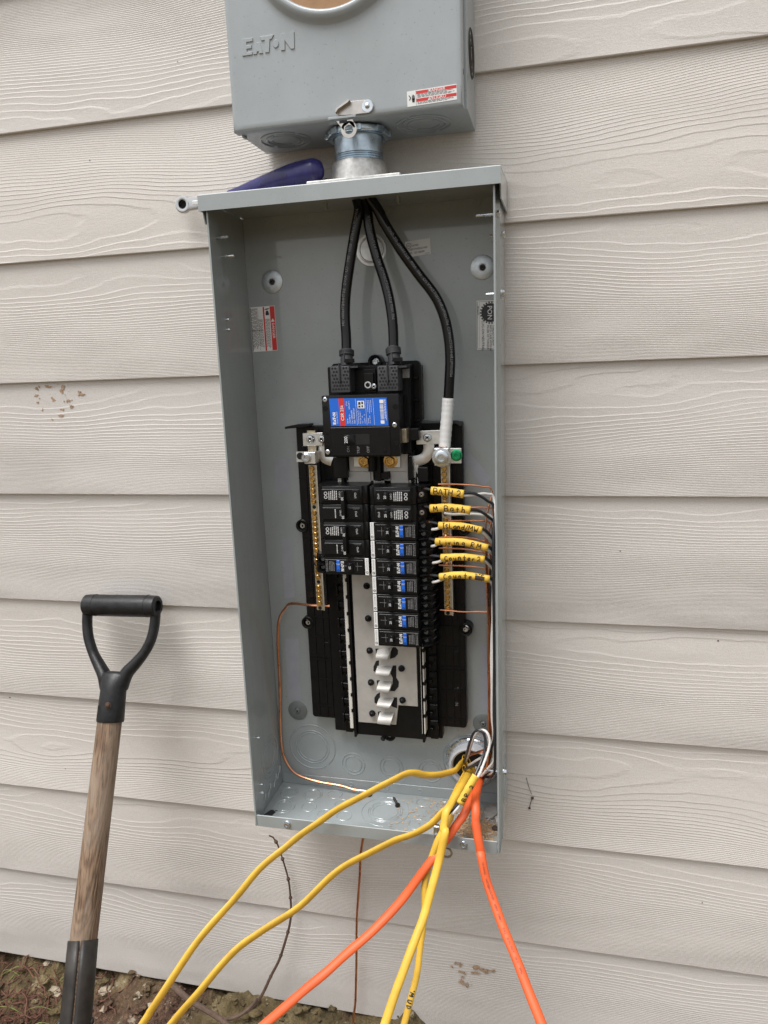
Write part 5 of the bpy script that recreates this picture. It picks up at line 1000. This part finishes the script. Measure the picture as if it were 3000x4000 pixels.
CIRC = [
 ('BATH 2', 'BATH 2', [(0.2742,-0.0780,-0.3810), (0.2955,-0.0800,-0.3818), (0.3180,-0.0790,-0.3854)], [(0.2637,-0.0720,-0.3796), (0.2683,-0.0740,-0.3795), (0.2754,-0.0770,-0.3805)], [(0.3175,-0.0780,-0.3832), (0.3335,-0.0720,-0.3865), (0.3474,-0.0640,-0.3970), (0.3563,-0.0600,-0.4085)], [(0.3174,-0.0770,-0.3875), (0.3333,-0.0700,-0.3874), (0.3471,-0.0600,-0.3886), (0.3560,-0.0560,-0.3969)], [(0.2787,-0.0460,-0.3775), (0.2927,-0.0460,-0.3773), (0.3154,-0.0440,-0.3784), (0.3380,-0.0420,-0.3812), (0.3521,-0.0420,-0.3889)]),
 ('M Bath', 'M Bath', [(0.2721,-0.0780,-0.4054), (0.2988,-0.0800,-0.4037), (0.3266,-0.0790,-0.4071)], [(0.2635,-0.0720,-0.4040), (0.2676,-0.0740,-0.4040), (0.2738,-0.0770,-0.4048)], [(0.3261,-0.0780,-0.4061), (0.3378,-0.0720,-0.4095), (0.3491,-0.0640,-0.4193), (0.3570,-0.0600,-0.4325)], [(0.2993,-0.0550,-0.4180), (0.3199,-0.0550,-0.4174), (0.3389,-0.0550,-0.4184), (0.3539,-0.0550,-0.4250)], [(0.2607,-0.0460,-0.4092), (0.2920,-0.0460,-0.4093), (0.3226,-0.0440,-0.4103), (0.3434,-0.0420,-0.4109), (0.3538,-0.0420,-0.4174)]),
 ('ISLand/MW', 'ISLand/MW', [(0.2833,-0.0780,-0.4287), (0.3133,-0.0800,-0.4287), (0.3414,-0.0790,-0.4346)], [(0.2694,-0.0720,-0.4256), (0.2759,-0.0750,-0.4256), (0.2847,-0.0770,-0.4270)], [(0.3406,-0.0780,-0.4322), (0.3478,-0.0720,-0.4380), (0.3544,-0.0640,-0.4491), (0.3578,-0.0600,-0.4597)], [(0.3399,-0.0770,-0.4366), (0.3475,-0.0700,-0.4448), (0.3533,-0.0620,-0.4564), (0.3566,-0.0580,-0.4681)], [(0.2916,-0.0460,-0.4291), (0.3110,-0.0460,-0.4288), (0.3339,-0.0440,-0.4292), (0.3470,-0.0420,-0.4308), (0.3523,-0.0420,-0.4426)]),
 ('Living RM', 'Living RM', [(0.2782,-0.0780,-0.4513), (0.3149,-0.0800,-0.4507), (0.3491,-0.0790,-0.4585)], [(0.2684,-0.0720,-0.4492), (0.2734,-0.0750,-0.4490), (0.2800,-0.0770,-0.4500)], [(0.3485,-0.0780,-0.4565), (0.3535,-0.0720,-0.4626), (0.3571,-0.0640,-0.4723), (0.3586,-0.0600,-0.4832)], [(0.3476,-0.0770,-0.4614), (0.3529,-0.0700,-0.4679), (0.3569,-0.0620,-0.4778), (0.3584,-0.0580,-0.4877)], [(0.2774,-0.0460,-0.4532), (0.2931,-0.0460,-0.4525), (0.3143,-0.0440,-0.4530), (0.3410,-0.0420,-0.4586), (0.3515,-0.0420,-0.4683)]),
 ('Counter 2', 'Counter2', [(0.2854,-0.0780,-0.4736), (0.3164,-0.0800,-0.4714), (0.3447,-0.0790,-0.4744)], [(0.2694,-0.0720,-0.4729), (0.2767,-0.0750,-0.4723), (0.2871,-0.0770,-0.4725)], [(0.3439,-0.0780,-0.4724), (0.3511,-0.0720,-0.4791), (0.3560,-0.0640,-0.4900), (0.3585,-0.0600,-0.4990)], [(0.3432,-0.0770,-0.4766), (0.3500,-0.0700,-0.4846), (0.3549,-0.0620,-0.4946), (0.3577,-0.0580,-0.5056)], [(0.2774,-0.0460,-0.4687), (0.2928,-0.0460,-0.4686), (0.3160,-0.0440,-0.4702), (0.3428,-0.0420,-0.4761), (0.3514,-0.0420,-0.4863)]),
 ('scribbled-over Counter', 'Counte', [(0.2828,-0.0780,-0.5011), (0.3141,-0.0800,-0.4968), (0.3512,-0.0790,-0.5019)], [(0.2687,-0.0720,-0.5009), (0.2750,-0.0750,-0.5001), (0.2846,-0.0770,-0.5004)], [(0.3503,-0.0780,-0.5002), (0.3546,-0.0720,-0.5064), (0.3577,-0.0640,-0.5157), (0.3592,-0.0600,-0.5249)], [(0.3495,-0.0770,-0.5045), (0.3541,-0.0700,-0.5130), (0.3571,-0.0620,-0.5233), (0.3590,-0.0580,-0.5346)], [(0.2769,-0.0460,-0.4936), (0.2943,-0.0460,-0.4936), (0.3175,-0.0440,-0.4947), (0.3445,-0.0420,-0.4990), (0.3514,-0.0420,-0.5085)])]
for k, (nm_, wd, sl_, st, bk, wh, cu) in enumerate(CIRC):
    t = thing('branch_wires', ('wires with yellow sleeve hand-lettered %s' % nm_) if k < 5 else 'wires with lowest yellow sleeve, lettered Counter with a scribbled-over end', 'wires', sl_[0], 'wires with lettered yellow sleeves')
    so_, sf, ln, P_ = sleeve(t, sl_, .0056 if k < 2 else .0050, .0046, label='yellow sleeve with handwriting')
    h_ = (.0076, .0074, .0066, .0066, .0068, .0066)[k]
    ex = None
    if k == 5: ex = [[(.050+.0011*i, -.0035+.0012*(i % 2)), (.0512+.0011*i, .0030-.0010*(i % 3))] for i in range(10)]+[[(.0495, .0012*j), (.062, .0010*j+.0004)] for j in (-2, -1, 0, 1, 2)]+[[(.049, .0040), (.0505, .0044), (.052, .0036)], [(.054, .0042), (.056, .0046)], [(.058, .0034), (.058, .0046), (.0605, .0046)]]
    n_adv = sum(ADV.get(c_, .74) for c_ in wd); L_ = ln*(.84 if k < 5 else .60); sp = L_/(n_adv*h_)
    scrawl(wd, sf, h_, so_, ln*.10, sp, k, extra=ex)
    wire('black_wire', st+[P_[4]], WR, M['wblack'], t); part('copper_tip', MB().tube([Vector(st[0])+Vector((-.004, .006, 0)), st[0], Vector(st[0])+(Vector(st[1])-Vector(st[0]))*.25], .0021, 8), M['copper'], t)
    if k >= 2:
        s2 = [Vector(p)+Vector((.003, .001, -.0105 if i == 0 else (-.0090 if i == 1 else -.0042))) for i, p in enumerate(st)]; wire('white_wire', s2+[Vector(P_[4])+Vector((0, 0, -.001))], WR, M['wwhite'], t)
    zb = -.765
    wire('black_wire', [P_[-6], *bk]+down((.3560, .3588, .3535, .3574, .3546, .3590)[k], -.075+.0060*k, bk[-1][2], zb, k % 3, k), WR, M['wblack'], t)
    wire('white_wire', [P_[-6] if k != 1 else Vector(wh[0])+Vector((-.012, .006, 0)), *wh]+down((.3590, .3545, .3578, .3528, .3566, .3520)[k], -.072+.0060*k, wh[-1][2], zb+.004, (k+1) % 3, k+3), WR, M['wwhite'], t)
    wire('bare_wire', [*cu]+down(.3450+.0011*k, -.056+.0045*k, cu[-1][2], zb-.004, (k+2) % 3, k+7), .0013, M['copper'], t)
t = thing('bare_jumper', 'bare copper wire crossing at the lowest screw of the right neutral bar', 'wire', (0.2890,-0.0460,-0.5619))
wire('bare_wire', [(0.2770,-0.0460,-0.5601), (0.2890,-0.0460,-0.5604), (0.3086,-0.0440,-0.5622), (0.3282,-0.0420,-0.5620), (0.3438,-0.0400,-0.5627), (0.3516,-0.0400,-0.5640)]+down(.3480, -.040, -.580, -.770, 1, 4), .0012, M['copper'], t)
# the loop of BR 2
t = thing('branch_wires', 'looped black and white wires with yellow sleeve lettered BR 2', 'wires', (0.3159,-0.1000,-0.8075), 'wires with lettered yellow sleeves')
so_, sf, ln, P_ = sleeve(t, [(0.3113,-0.1220,-0.8149), (0.3218,-0.1160,-0.7961), (0.3320,-0.1060,-0.7800)], .0056, .0046, label='yellow sleeve lettered BR 2')
def sf2(u, v): return sf(u, v)
scrawl('BR 2', sf, .0066, so_, .006, 1.55, 21, .00065)
wire('black_wire', [(0.2953,-0.1280,-0.8302), (0.3021,-0.1270,-0.8213), (0.3093,-0.1220,-0.8144), P_[4]], .0019, M['wblack'], t); wire('white_wire', [(0.3013,-0.1280,-0.8286), (0.3065,-0.1260,-0.8222), (0.3118,-0.1210,-0.8162), P_[4]+Vector((.001, 0, 0))], .0019, M['wwhite'], t)
part('copper_tip', MB().cyl((0.3014,-0.1282,-0.8286), Vector((0.3013,-0.1280,-0.8286))-Vector((0.3065,-0.1260,-0.8222)), .0011, .0012, 8), M['alu'], t); part('copper_tip', MB().cyl((0.2954,-0.1282,-0.8302), Vector((0.2953,-0.1280,-0.8302))-Vector((0.3021,-0.1270,-0.8213)), .0011, .0012, 8), M['alu'], t)
wire('black_wire', [P_[-5], (0.3313,-0.1040,-0.7790), (0.3376,-0.0900,-0.7680), (0.3422,-0.0800,-0.7546), (0.3428,-0.0760,-0.7409), (0.3390,-0.0740,-0.7309), (0.3323,-0.0720,-0.7293), (0.3254,-0.0700,-0.7356), (0.3191,-0.0640,-0.7540), (0.3141,-0.0560,-0.7736), (0.3089,-0.0400,-0.7937), (0.3042,-0.0200,-0.8111), (.3035, -.0085, -.8200)], .0019, M['wblack'], t)
wire('white_wire', [P_[-5]+Vector((.002, 0, 0)), (0.3360,-0.1040,-0.7802), (0.3427,-0.0920,-0.7663), (0.3478,-0.0830,-0.7524), (0.3492,-0.0780,-0.7407), (0.3454,-0.0750,-0.7305), (0.3387,-0.0700,-0.7296), (0.3309,-0.0660,-0.7351), (0.3241,-0.0600,-0.7498), (0.3180,-0.0500,-0.7707), (0.3124,-0.0340,-0.7938), (0.3060,-0.0180,-0.8121), (.3060, -.0085, -.8185)], .0019, M['wwhite'], t)
wire('bare_wire', [(.3080, -.0085, -.8160), (0.3105,-0.0300,-0.7978), (0.3240,-0.0500,-0.7794), (0.3386,-0.0600,-0.7684), (0.3485,-0.0500,-0.7679), (.3490, -.045, -.760), (.3500, -.042, -.70)], .0012, M['copper'], t)
t = thing('spare_wires', 'black, white and copper wires curving from the bushing mouth into the right-hand bundle', 'wires', (0.3204,-0.0200,-0.8150))
wire('black_wire', [(.3120, -.0085, -.8190), (0.3060,-0.0300,-0.8182), (0.3213,-0.0520,-0.7977), (0.3374,-0.0620,-0.7813), (0.3499,-0.0660,-0.7588), (0.3549,-0.0680,-0.7370), (.3545, -.070, -.700), (.3560, -.072, -.60)], .0019, M['wblack'], t)
wire('white_wire', [(.3140, -.0085, -.8170), (0.3133,-0.0320,-0.8094), (0.3264,-0.0480,-0.7912), (0.3407,-0.0540,-0.7767), (0.3514,-0.0600,-0.7533), (0.3532,-0.0640,-0.7335), (.3515, -.066, -.700), (.3535, -.068, -.60)], .0019, M['wwhite'], t)
wire('white_wire', [(.3200, -.0085, -.8230), (0.3313,-0.0450,-0.8174), (0.3426,-0.0620,-0.7971), (0.3546,-0.0680,-0.7762), (0.3588,-0.0700,-0.7558), (.3570, -.072, -.740), (.3575, -.074, -.66)], .0019, M['wwhite'], t)
wire('black_wire', [(.3220, -.0085, -.8210), (0.3363,-0.0400,-0.8184), (0.3488,-0.0560,-0.7971), (0.3560,-0.0600,-0.7734), (.3580, -.062, -.750), (.3585, -.064, -.66)], .0019, M['wblack'], t)
wire('bare_wire', [(.3100, -.0085, -.8140), (0.3138,-0.0340,-0.7914), (0.3291,-0.0460,-0.7779), (0.3433,-0.0520,-0.7658), (0.3499,-0.0560,-0.7439), (.3480, -.054, -.700), (.3490, -.054, -.62)], .0013, M['copper'], t)
# torn jacket ends in the bushing
t = thing('jacket_ends', 'short yellow cut jacket ends poking out of the bushing mouth', 'cable ends', (0.3062,-0.0200,-0.8164))
for pts in ([(0.3052,-0.0220,-0.8029),(0.3017,-0.0120,-0.8160),(0.3003,-0.0070,-0.8214)], [(0.3127,-0.0260,-0.8068),(0.3083,-0.0140,-0.8189),(0.3060,-0.0070,-0.8256)], [(0.3050,-0.0280,-0.8180),(0.3055,-0.0150,-0.8225),(0.3060,-0.0070,-0.8256)]):
    o = part('jacket_end', MB().tube(spline(pts, 4), .0046, 12, caps=False, flat=.6), M['yellow'], t); md = o.modifiers.new('wall', 'SOLIDIFY'); md.thickness = .0006

# ------------------------------------------------------------------ grounding conductor
gw = thing('ground_wire', 'bare copper ground wire from the left neutral bar down through the floor', 'wire', (.150, -.02, -.887))
wire('bare_wire', [(0.1113,-0.0440,-0.5617), (0.0987,-0.0440,-0.5615), (0.0824,-0.0440,-0.5617), (0.0585,-0.0360,-0.5630), (0.0419,-0.0280,-0.5663), (0.0329,-0.0220,-0.5744), (0.0184,-0.0180,-0.5961), (0.0116,-0.0140,-0.6379), (0.0090,-0.0110,-0.7022), (0.0049,-0.0100,-0.7673), (0.0039,-0.0100,-0.8167), (0.0104,-0.0110,-0.8446), (0.0271,-0.0120,-0.8649), (0.0628,-0.0130,-0.8740), (0.1027,-0.0150,-0.8761), (0.1263,-0.0170,-0.8797), (.1495, -.0180, -.8800), (.1500, -.0165, -.8890), (.1515, -.0150, -.905), (0.1325,-0.0120,-0.9864), (0.1262,-0.0100,-1.0449), (0.1176,-0.0100,-1.1260), (0.1128,-0.0100,-1.2134), (0.1082,-0.0120,-1.2872), (0.1062,-0.0200,-1.3413), (.140, -.030, -1.42)], .0021, M['copper'], gw)

# ------------------------------------------------------------------ on the panel floor
t = thing('loose_screw', 'loose dark screw lying on the panel floor', 'screw', (.2027, -.0411, -.887))
a, b = Vector((.1904, -.0167, -.8855)), Vector((.2027, -.0411, -.8830)); d = (a-b)
mb = MB().lathe(b, d, [(.0042, -.0005), (.0040, .0004), (.0022, .0030), (.0017, .0040)]+sum([[(.0017, .005+.0018*i), (.0022, .0056+.0018*i), (.0017, .0062+.0018*i)] for i in range(int((d.length-.008)/.0018))], [])+[(.0003, d.length)], 10)
part('shank', mb, M['iron'], t); k = MB(); f = b-d.normalized()*.0006; u = Vector((1, 0, 0)); v = d.normalized().cross(u).normalized()
for p, q in ((u, v), (v, u)): k.quad(f-p*.0022-q*.0005, f+p*.0022-q*.0005, f+p*.0022+q*.0005, f-p*.0022+q*.0005)
part('cross_recess', k, M['hole'], t, smooth=False)
R = random.Random(11); mb = MB()
for i in range(2200):
    w_ = R.random()
    if w_ < .62: x, y = R.gauss(.328, .018), R.gauss(-.078, .014)
    elif w_ < .85: x, y = R.gauss(.310, .040), R.gauss(-.035, .020)
    else: x, y = R.uniform(.19, .36), R.uniform(-.118, -.010)
    if not (.20 < x < .362 and -.1190 < y < -.006): continue
    s = R.uniform(.0006, .0024); a = R.uniform(0, 6.3); z = -.8869+R.uniform(.0002, .0016)*(1 if w_ < .62 else .5); e = R.uniform(.3, 1)
    mb.add([(x+s*math.cos(a), y+s*math.sin(a), z), (x-s*e*math.sin(a), y+s*e*math.cos(a), z+R.uniform(0, .0010)), (x-s*math.cos(a), y-s*math.sin(a), z+R.uniform(0, .0008)), (x+s*e*math.sin(a), y-s*e*math.cos(a), z)], [(0, 1, 2, 3)])
saw = solo('sawdust', mb, M['saw'], 'sawdust scattered in the right corner of the panel floor', 'sawdust', (.32, -.09, -.887), kind='stuff', smooth=False)
def chip(label, pts, zz, th):
    mb = MB().prism([(p[0], p[1]) for p in pts], zz, zz+th, 'z'); return solo('siding_chip', mb, M['chip'], label, 'chip', (pts[0][0], pts[0][1], zz), 'broken chips on the panel floor', smooth=False, bevel=.0005)
chip('larger pale grey broken chip leaning in the right corner of the panel floor', [(.337, -.028), (.343, -.017), (.351, -.019), (.3555, -.026), (.355, -.038), (.350, -.046), (.346, -.050), (.338, -.044), (.336, -.034)], -.8862, .004)
chip('smaller broken chip beside the lip in the right corner of the panel floor', [(.353, -.048), (.360, -.040), (.3615, -.058), (.357, -.064), (.355, -.056)], -.8862, .006)
mb = MB(); c = Vector((.3546, -.0700, -.886)); mb.lathe(c, (0, 0, 1), [(.0045, 0), (.0050, .002), (.003, .0045), (0, .005)], 8)
solo('dirt_clod', mb, M['dark'], 'small brown dirt clod in the right front corner of the panel floor', 'debris', tuple(c))

# ------------------------------------------------------------------ spade leaning on the siding
sp = thing('spade', 'garden spade with black D-grip and worn wooden shaft leaning on siding', 'spade', (-.24, -.40, -1.5))
ga, gb = Vector((-0.3113,-0.0340,-0.5803)), Vector((-0.1801,-0.0340,-0.5774))
d = gb-ga; L_ = d.length
grip = part('grip', MB().lathe(ga, d, [(.0150, 0), (.0172, .002), (.0176, .012), (.0178, L_*.5), (.0176, L_-.014), (.0168, L_-.002), (.0145, L_), (.0095, L_), (.0090, L_-.006), (0, L_-.006)], 28), M['grip'], sp, 'black plastic D-grip bar')
for x_ in (.145, .865): part('grip_seam', MB().ring(ga+d*x_, d, .0172, .0181, -.0006, .0006, 28), M['grip'], grip)
JL = spline([(-0.3093,-0.0340,-0.5879), (-0.3091,-0.0400,-0.6120), (-0.3033,-0.0480,-0.6332), (-0.2923,-0.0560,-0.6540), (-0.2785,-0.0640,-0.6701), (-0.2653,-0.0720,-0.6839), (-0.2562,-0.0800,-0.7005)], 6)
JR = spline([(-0.1852,-0.0340,-0.5844), (-0.1859,-0.0400,-0.6062), (-0.1893,-0.0480,-0.6273), (-0.1983,-0.0560,-0.6469), (-0.2111,-0.0640,-0.6632), (-0.2246,-0.0720,-0.6785), (-0.2328,-0.0800,-0.6989)], 6)
for J in (JL, JR):
    n = len(J); part('yoke_arm', MB().tube(J, [.0078+.0040*max(0, (i-n*.5)/(n*.5)) for i in range(n)], 12, flat=1.15, ref=(1, 0, 0)), M['grip'], sp)
s0, s1 = Vector((-0.2439,-0.0800,-0.6893)), Vector((-0.2421,-0.1030,-0.7464)); d = s1-s0; sA = Vector((-0.2427,-0.0750,-0.6769)); dA = s1-sA
mb = MB(); SEC = [(-.03, .012, .006), (0, .0185, .0095), (.05, .0225, .0115), (.16, .0222, .0150), (.30, .0205, .0180), (.50, .0202, .0200), (.75, .0206, .0206), (.97, .0211, .0211), (1, .0206, .0206)]; nn = 28; ed = dA.normalized(); ux = Vector((1, 0, 0)); ux = (ux-ed*ux.dot(ed)).normalized(); uy = ed.cross(ux)
for t_, rx, ry in SEC: mb.v += [tuple(sA+dA*t_+ux*(rx*math.cos(2*math.pi*k/nn))+uy*(ry*math.sin(2*math.pi*k/nn))) for k in range(nn)]
for j in range(len(SEC)-1): mb.f += [(j*nn+k, j*nn+(k+1) % nn, (j+1)*nn+(k+1) % nn, (j+1)*nn+k) for k in range(nn)]
mb.f += [tuple(range(nn)), tuple((len(SEC)-1)*nn+k for k in range(nn))]
sk = part('grip_socket', mb, M['grip'], sp, angle=50)
for x_, k in ((-.0125, .45), (-.0085, .45), (.0085, .45), (.0125, .45)):
    p = s0+d*.50; q = s0+d*.85; part('socket_rib', MB().tube([p+Vector((x_, -math.sqrt(.0204**2-x_*x_)-.0004, 0)), q+Vector((x_, -math.sqrt(.0208**2-x_*x_)-.0004, 0))], .0011, 6), M['grip'], sk)
p = Vector((-0.2342,-0.1150,-0.7130)); part('rivet', MB().lathe(p, (.0, -1, .1), [(.0058, -.001), (.0056, .0003), (.0040, .0004), (.0036, .0018), (.0020, .0026), (0, .0028)], 16), M['rust'], sk)
a, b = Vector((-0.2426,-0.1040,-0.7473)), Vector((-0.2475,-0.2220,-1.0481)); dv = (b-a)
Lh = dv.length+.08; sh = MB(); e = dv.normalized()
me = MB().lathe((0, 0, 0), (0, 0, -1), [(.0186, -.01), (.0187, .02), (.0192, .20), (.0196, Lh*.7), (.0197, Lh)], 32).mesh()
o = link('shaft', me, M['wood'], sp, 'weathered wooden shaft'); o.location = a-OFF[sp]; o.rotation_euler = (-e).to_track_quat('Z', 'Y').to_euler()
s0 = Vector((-0.2479,-0.2205,-1.0432)); e2 = (Vector((-0.2362,-0.2720,-1.1340))-s0).normalized(); u = Vector((1, 0, 0)); u = (u-e2*u.dot(e2)).normalized(); v = Vector((.38, -.92, 0)); v = (v-e2*v.dot(e2)).normalized(); u = e2.cross(v)
mb = MB(); n = 26; m = 10; LS = .46
for j in range(m+1):
    t = j/m; p = s0+e2*(LS*t)
    for k in range(n+1):
        a0 = .065; an = a0+(2*math.pi-2*a0)*k/n          # open seam towards the viewer
        rr = .0218+.0022*t; top = (-.004+.006*(1-math.cos(an))*.5) if j == 0 else 0
        mb.v.append(tuple(p+e2*top+v*(rr*math.cos(an))+u*(rr*math.sin(an))))
for j in range(m):
    for k in range(n): mb.f.append((j*(n+1)+k, j*(n+1)+k+1, (j+1)*(n+1)+k+1, (j+1)*(n+1)+k))
o = part('socket', mb, M['iron'], sp, 'black painted steel socket with an open seam'); md = o.modifiers.new('wall', 'SOLIDIFY'); md.thickness = .0022
part('shaft_core', MB().tube([s0+e2*.01, s0+e2*LS], .0196, 20), M['wood'], sp)
for sx_ in (-1, 1): part('rivet', MB().lathe(s0+e2*.105+u*(sx_*.0225), u*sx_, [(.0055, -.002), (.0052, .0014), (.003, .0030), (0, .0034)], 14), M['iron'], sp)
pb = s0+e2*(LS-.02); mb = MB(); nn = 12
for i in range(nn+1):
    t = i/nn*2-1
    for j in range(8): q = pb+e2*(.036*j)+u*(.085*t)+v*(.012*t*t); mb.v.append(tuple(q))
for i in range(nn):
    for j in range(7): mb.f.append((i*8+j, i*8+j+1, (i+1)*8+j+1, (i+1)*8+j))
o = part('blade', mb, M['iron'], sp); md = o.modifiers.new('wall', 'SOLIDIFY'); md.thickness = .003

# ------------------------------------------------------------------ twig, roots and bits at the foot of the wall
tw = spline([(-0.0224,-0.0120,-0.9876), (-0.0145,-0.0120,-1.0024), (-0.0070,-0.0110,-1.0340), (-0.0011,-0.0100,-1.0661), (0.0005,-0.0100,-1.0957), (-0.0002,-0.0100,-1.1286), (-0.0035,-0.0110,-1.1531), (-0.0119,-0.0130,-1.1834), (-0.0251,-0.0180,-1.2233), (-0.0411,-0.0240,-1.2552), (-0.0584,-0.0340,-1.2912), (-0.0795,-0.0450,-1.3131), (-0.1166,-0.0600,-1.3235)], 5)
mb = MB().tube(tw, [.0013+.0016*i/len(tw) for i in range(len(tw))], 6)
for i in range(3, len(tw), 6): mb.lathe(tw[i], (tw[min(i+1, len(tw)-1)]-tw[i-1]), [(.0012, -.004), (.0030, -.001), (.0034, .0005), (.0016, .004)], 7)
mb.tube([tw[0], tw[0]+Vector((-.006, -.002, .004))], .0012, 5); mb.tube([tw[8], tw[8]+Vector((-.010, -.004, .003))], .0010, 5)
solo('twig', mb, M['twig'], 'thin knobbly brown twig standing against the siding under the panel', 'twig', tuple(tw[-1]))
rt = spline([(-0.2379,-0.0300,-1.2999), (-0.1956,-0.0600,-1.2855), (-0.1603,-0.0850,-1.2713), (-0.1263,-0.1000,-1.2657), (-0.0905,-0.1200,-1.2558), (-0.0614,-0.1400,-1.2469)], 5)
solo('woody_root', MB().tube(rt, [.0058-.002*i/len(rt) for i in range(len(rt))], 9), M['bark'], 'thick brown woody root lying at the foot of the wall between the yellow cables', 'root', tuple(rt[0]))
rt = spline([(-0.0918,-0.1180,-1.2590), (-0.0765,-0.1100,-1.2618), (-0.0615,-0.1000,-1.2599), (-0.0508,-0.0800,-1.2597), (-0.0586,-0.0500,-1.2810)], 5)
solo('thin_root', MB().tube(rt, .0030, 7), M['bark'], 'thin curved root branching to the foot of the knobbly twig', 'root', tuple(rt[0]))
R = random.Random(21); mb = MB()
for i in range(420):
    x, y = R.gauss(-.56, .10), R.gauss(-.12, .07)
    if x > -.36 or y > .015 or x < -.9: continue
    p = Vector((x, y, gz(x, y)+R.uniform(-.004, .012))); a = R.uniform(0, 6.3); q = [p]
    for k in range(5): a += R.uniform(-.9, .9); p = p+Vector((math.cos(a)*.014, math.sin(a)*.014, R.uniform(-.010, .010))); p.z = max(p.z, gz(p.x, p.y)+.001); q.append(p)
    mb.tube(spline(q, 2), R.uniform(.0005, .0016), 4, caps=False)
solo('root_tangle', mb, M['root'], 'tangle of fine red-brown roots on the soil at lower left', 'roots', (-.56, -.12, gz(-.56, -.12)), kind='stuff')
R = random.Random(33); mb = MB()
def lump(mb, c, r, R, sq=.6):
    bm = bmesh.new(); bmesh.ops.create_icosphere(bm, subdivisions=2, radius=1); s = R.uniform(0, 50); ax, ay, az = R.uniform(.7, 1.3), R.uniform(.7, 1.2), R.uniform(.4, .8)*sq*1.5
    k = len(mb.v)
    for v in bm.verts:
        f = 1+.8*mnoise.fractal(v.co*1.6+Vector((s, s, s)), .8, 2, 3); mb.v.append((c[0]+v.co.x*f*r*ax, c[1]+v.co.y*f*r*ay, c[2]+v.co.z*f*r*az))
    for fc in bm.faces: mb.f.append(tuple(k+v.index for v in fc.verts))
    bm.free()
for i in range(1300):
    x, y = R.uniform(-.85, .45), R.uniform(-.34, .02); lump(mb, (x, y, gz(x, y)+.001), R.choice((.0025, .0035, .004, .006, .010)), R)
solo('gravel', mb, M['ground'], 'crumbs of soil and mortar along the foot of the wall', 'soil', (0, -.1, -1.45), kind='stuff')
STN = [((-0.3863,-0.0100,-1.3397), .017), ((-0.4869,-0.0200,-1.3643), .017), ((-0.3082,-0.0300,-1.3381), .011), ((-0.3680,-0.0450,-1.3414), .009), ((-0.2810,-0.0300,-1.3362), .006), ((-0.2183,-0.0500,-1.3208), .007), ((-0.5249,0.0050,-1.3528), .010), ((-0.2300,-0.0900,-1.3180), .010), ((-0.4041,-0.0250,-1.3509), .009)]
LBS = ['white mortar splash just right of the spade socket', 'white mortar splash just left of the spade socket', 'pale stone below the siding, left of the upper yellow cable', 'small pale stone right of the spade, below the mortar splash', 'little pale stone beside the upper yellow cable', 'little stone between the two left yellow cables', 'rounded pale stone under the siding edge, left of the spade', 'pale stone between the yellow cables at the bottom edge', 'small pale mortar bit touching the spade socket on the right']
for (p, r_), l_ in zip(STN, LBS):
    mb = MB(); p = Vector(p); p.z = gz(p.x, p.y)-.001; lump(mb, p, r_*.95, R, .26); solo('stone', mb, M['mortar'], l_, 'stone', tuple(p), 'pale stones and mortar at the wall foot')
R = random.Random(5); mb = MB()
for i in range(26):
    x, y = R.uniform(-.62, -.42), R.uniform(-.10, -.01); p = Vector((x, y, gz(x, y))); a = R.uniform(0, 6.3); q = [p+Vector((math.cos(a)*k*.010, math.sin(a)*k*.008, .010*k-.0016*k*k)) for k in range(6)]
    mb.tube(q, [.0011*(1-k/6.5) for k in range(6)], 3)
solo('grass_blades', mb, M['grass'], 'a few thin grass blades on the soil at lower left', 'grass', (-.5, -.06, gz(-.5, -.06)), kind='stuff')
# a word in black marker on the lettered yellow cable
seg = [0]
for a, b in zip(PY, PY[1:]): seg.append(seg[-1]+(b-a).length)
def ysurf0(u, v):
    i = 0
    while i < len(seg)-2 and seg[i+1] < u: i += 1
    t = (u-seg[i])/(seg[i+1]-seg[i]); p = PY[i].lerp(PY[i+1], t); d = (PY[i+1]-PY[i]).normalized(); n_ = Vector((.4352, -1.027, -.2142))-p; n_ = (n_-d*n_.dot(d)).normalized(); s_ = n_.cross(d)
    v = max(-.0040, min(.0040, v)); return p+s_*v+n_*(.0037*math.sqrt(max(0, 1-(v/.0044)**2))+.0004)
u_m = min(range(len(PY)), key=lambda i: (PY[i]-Vector((0.2524,-0.2110,-1.0442))).length)
scrawl("'MUD", ysurf0, .0058, yc2, seg[u_m], 1.6, 3, .0008, M['ink'])
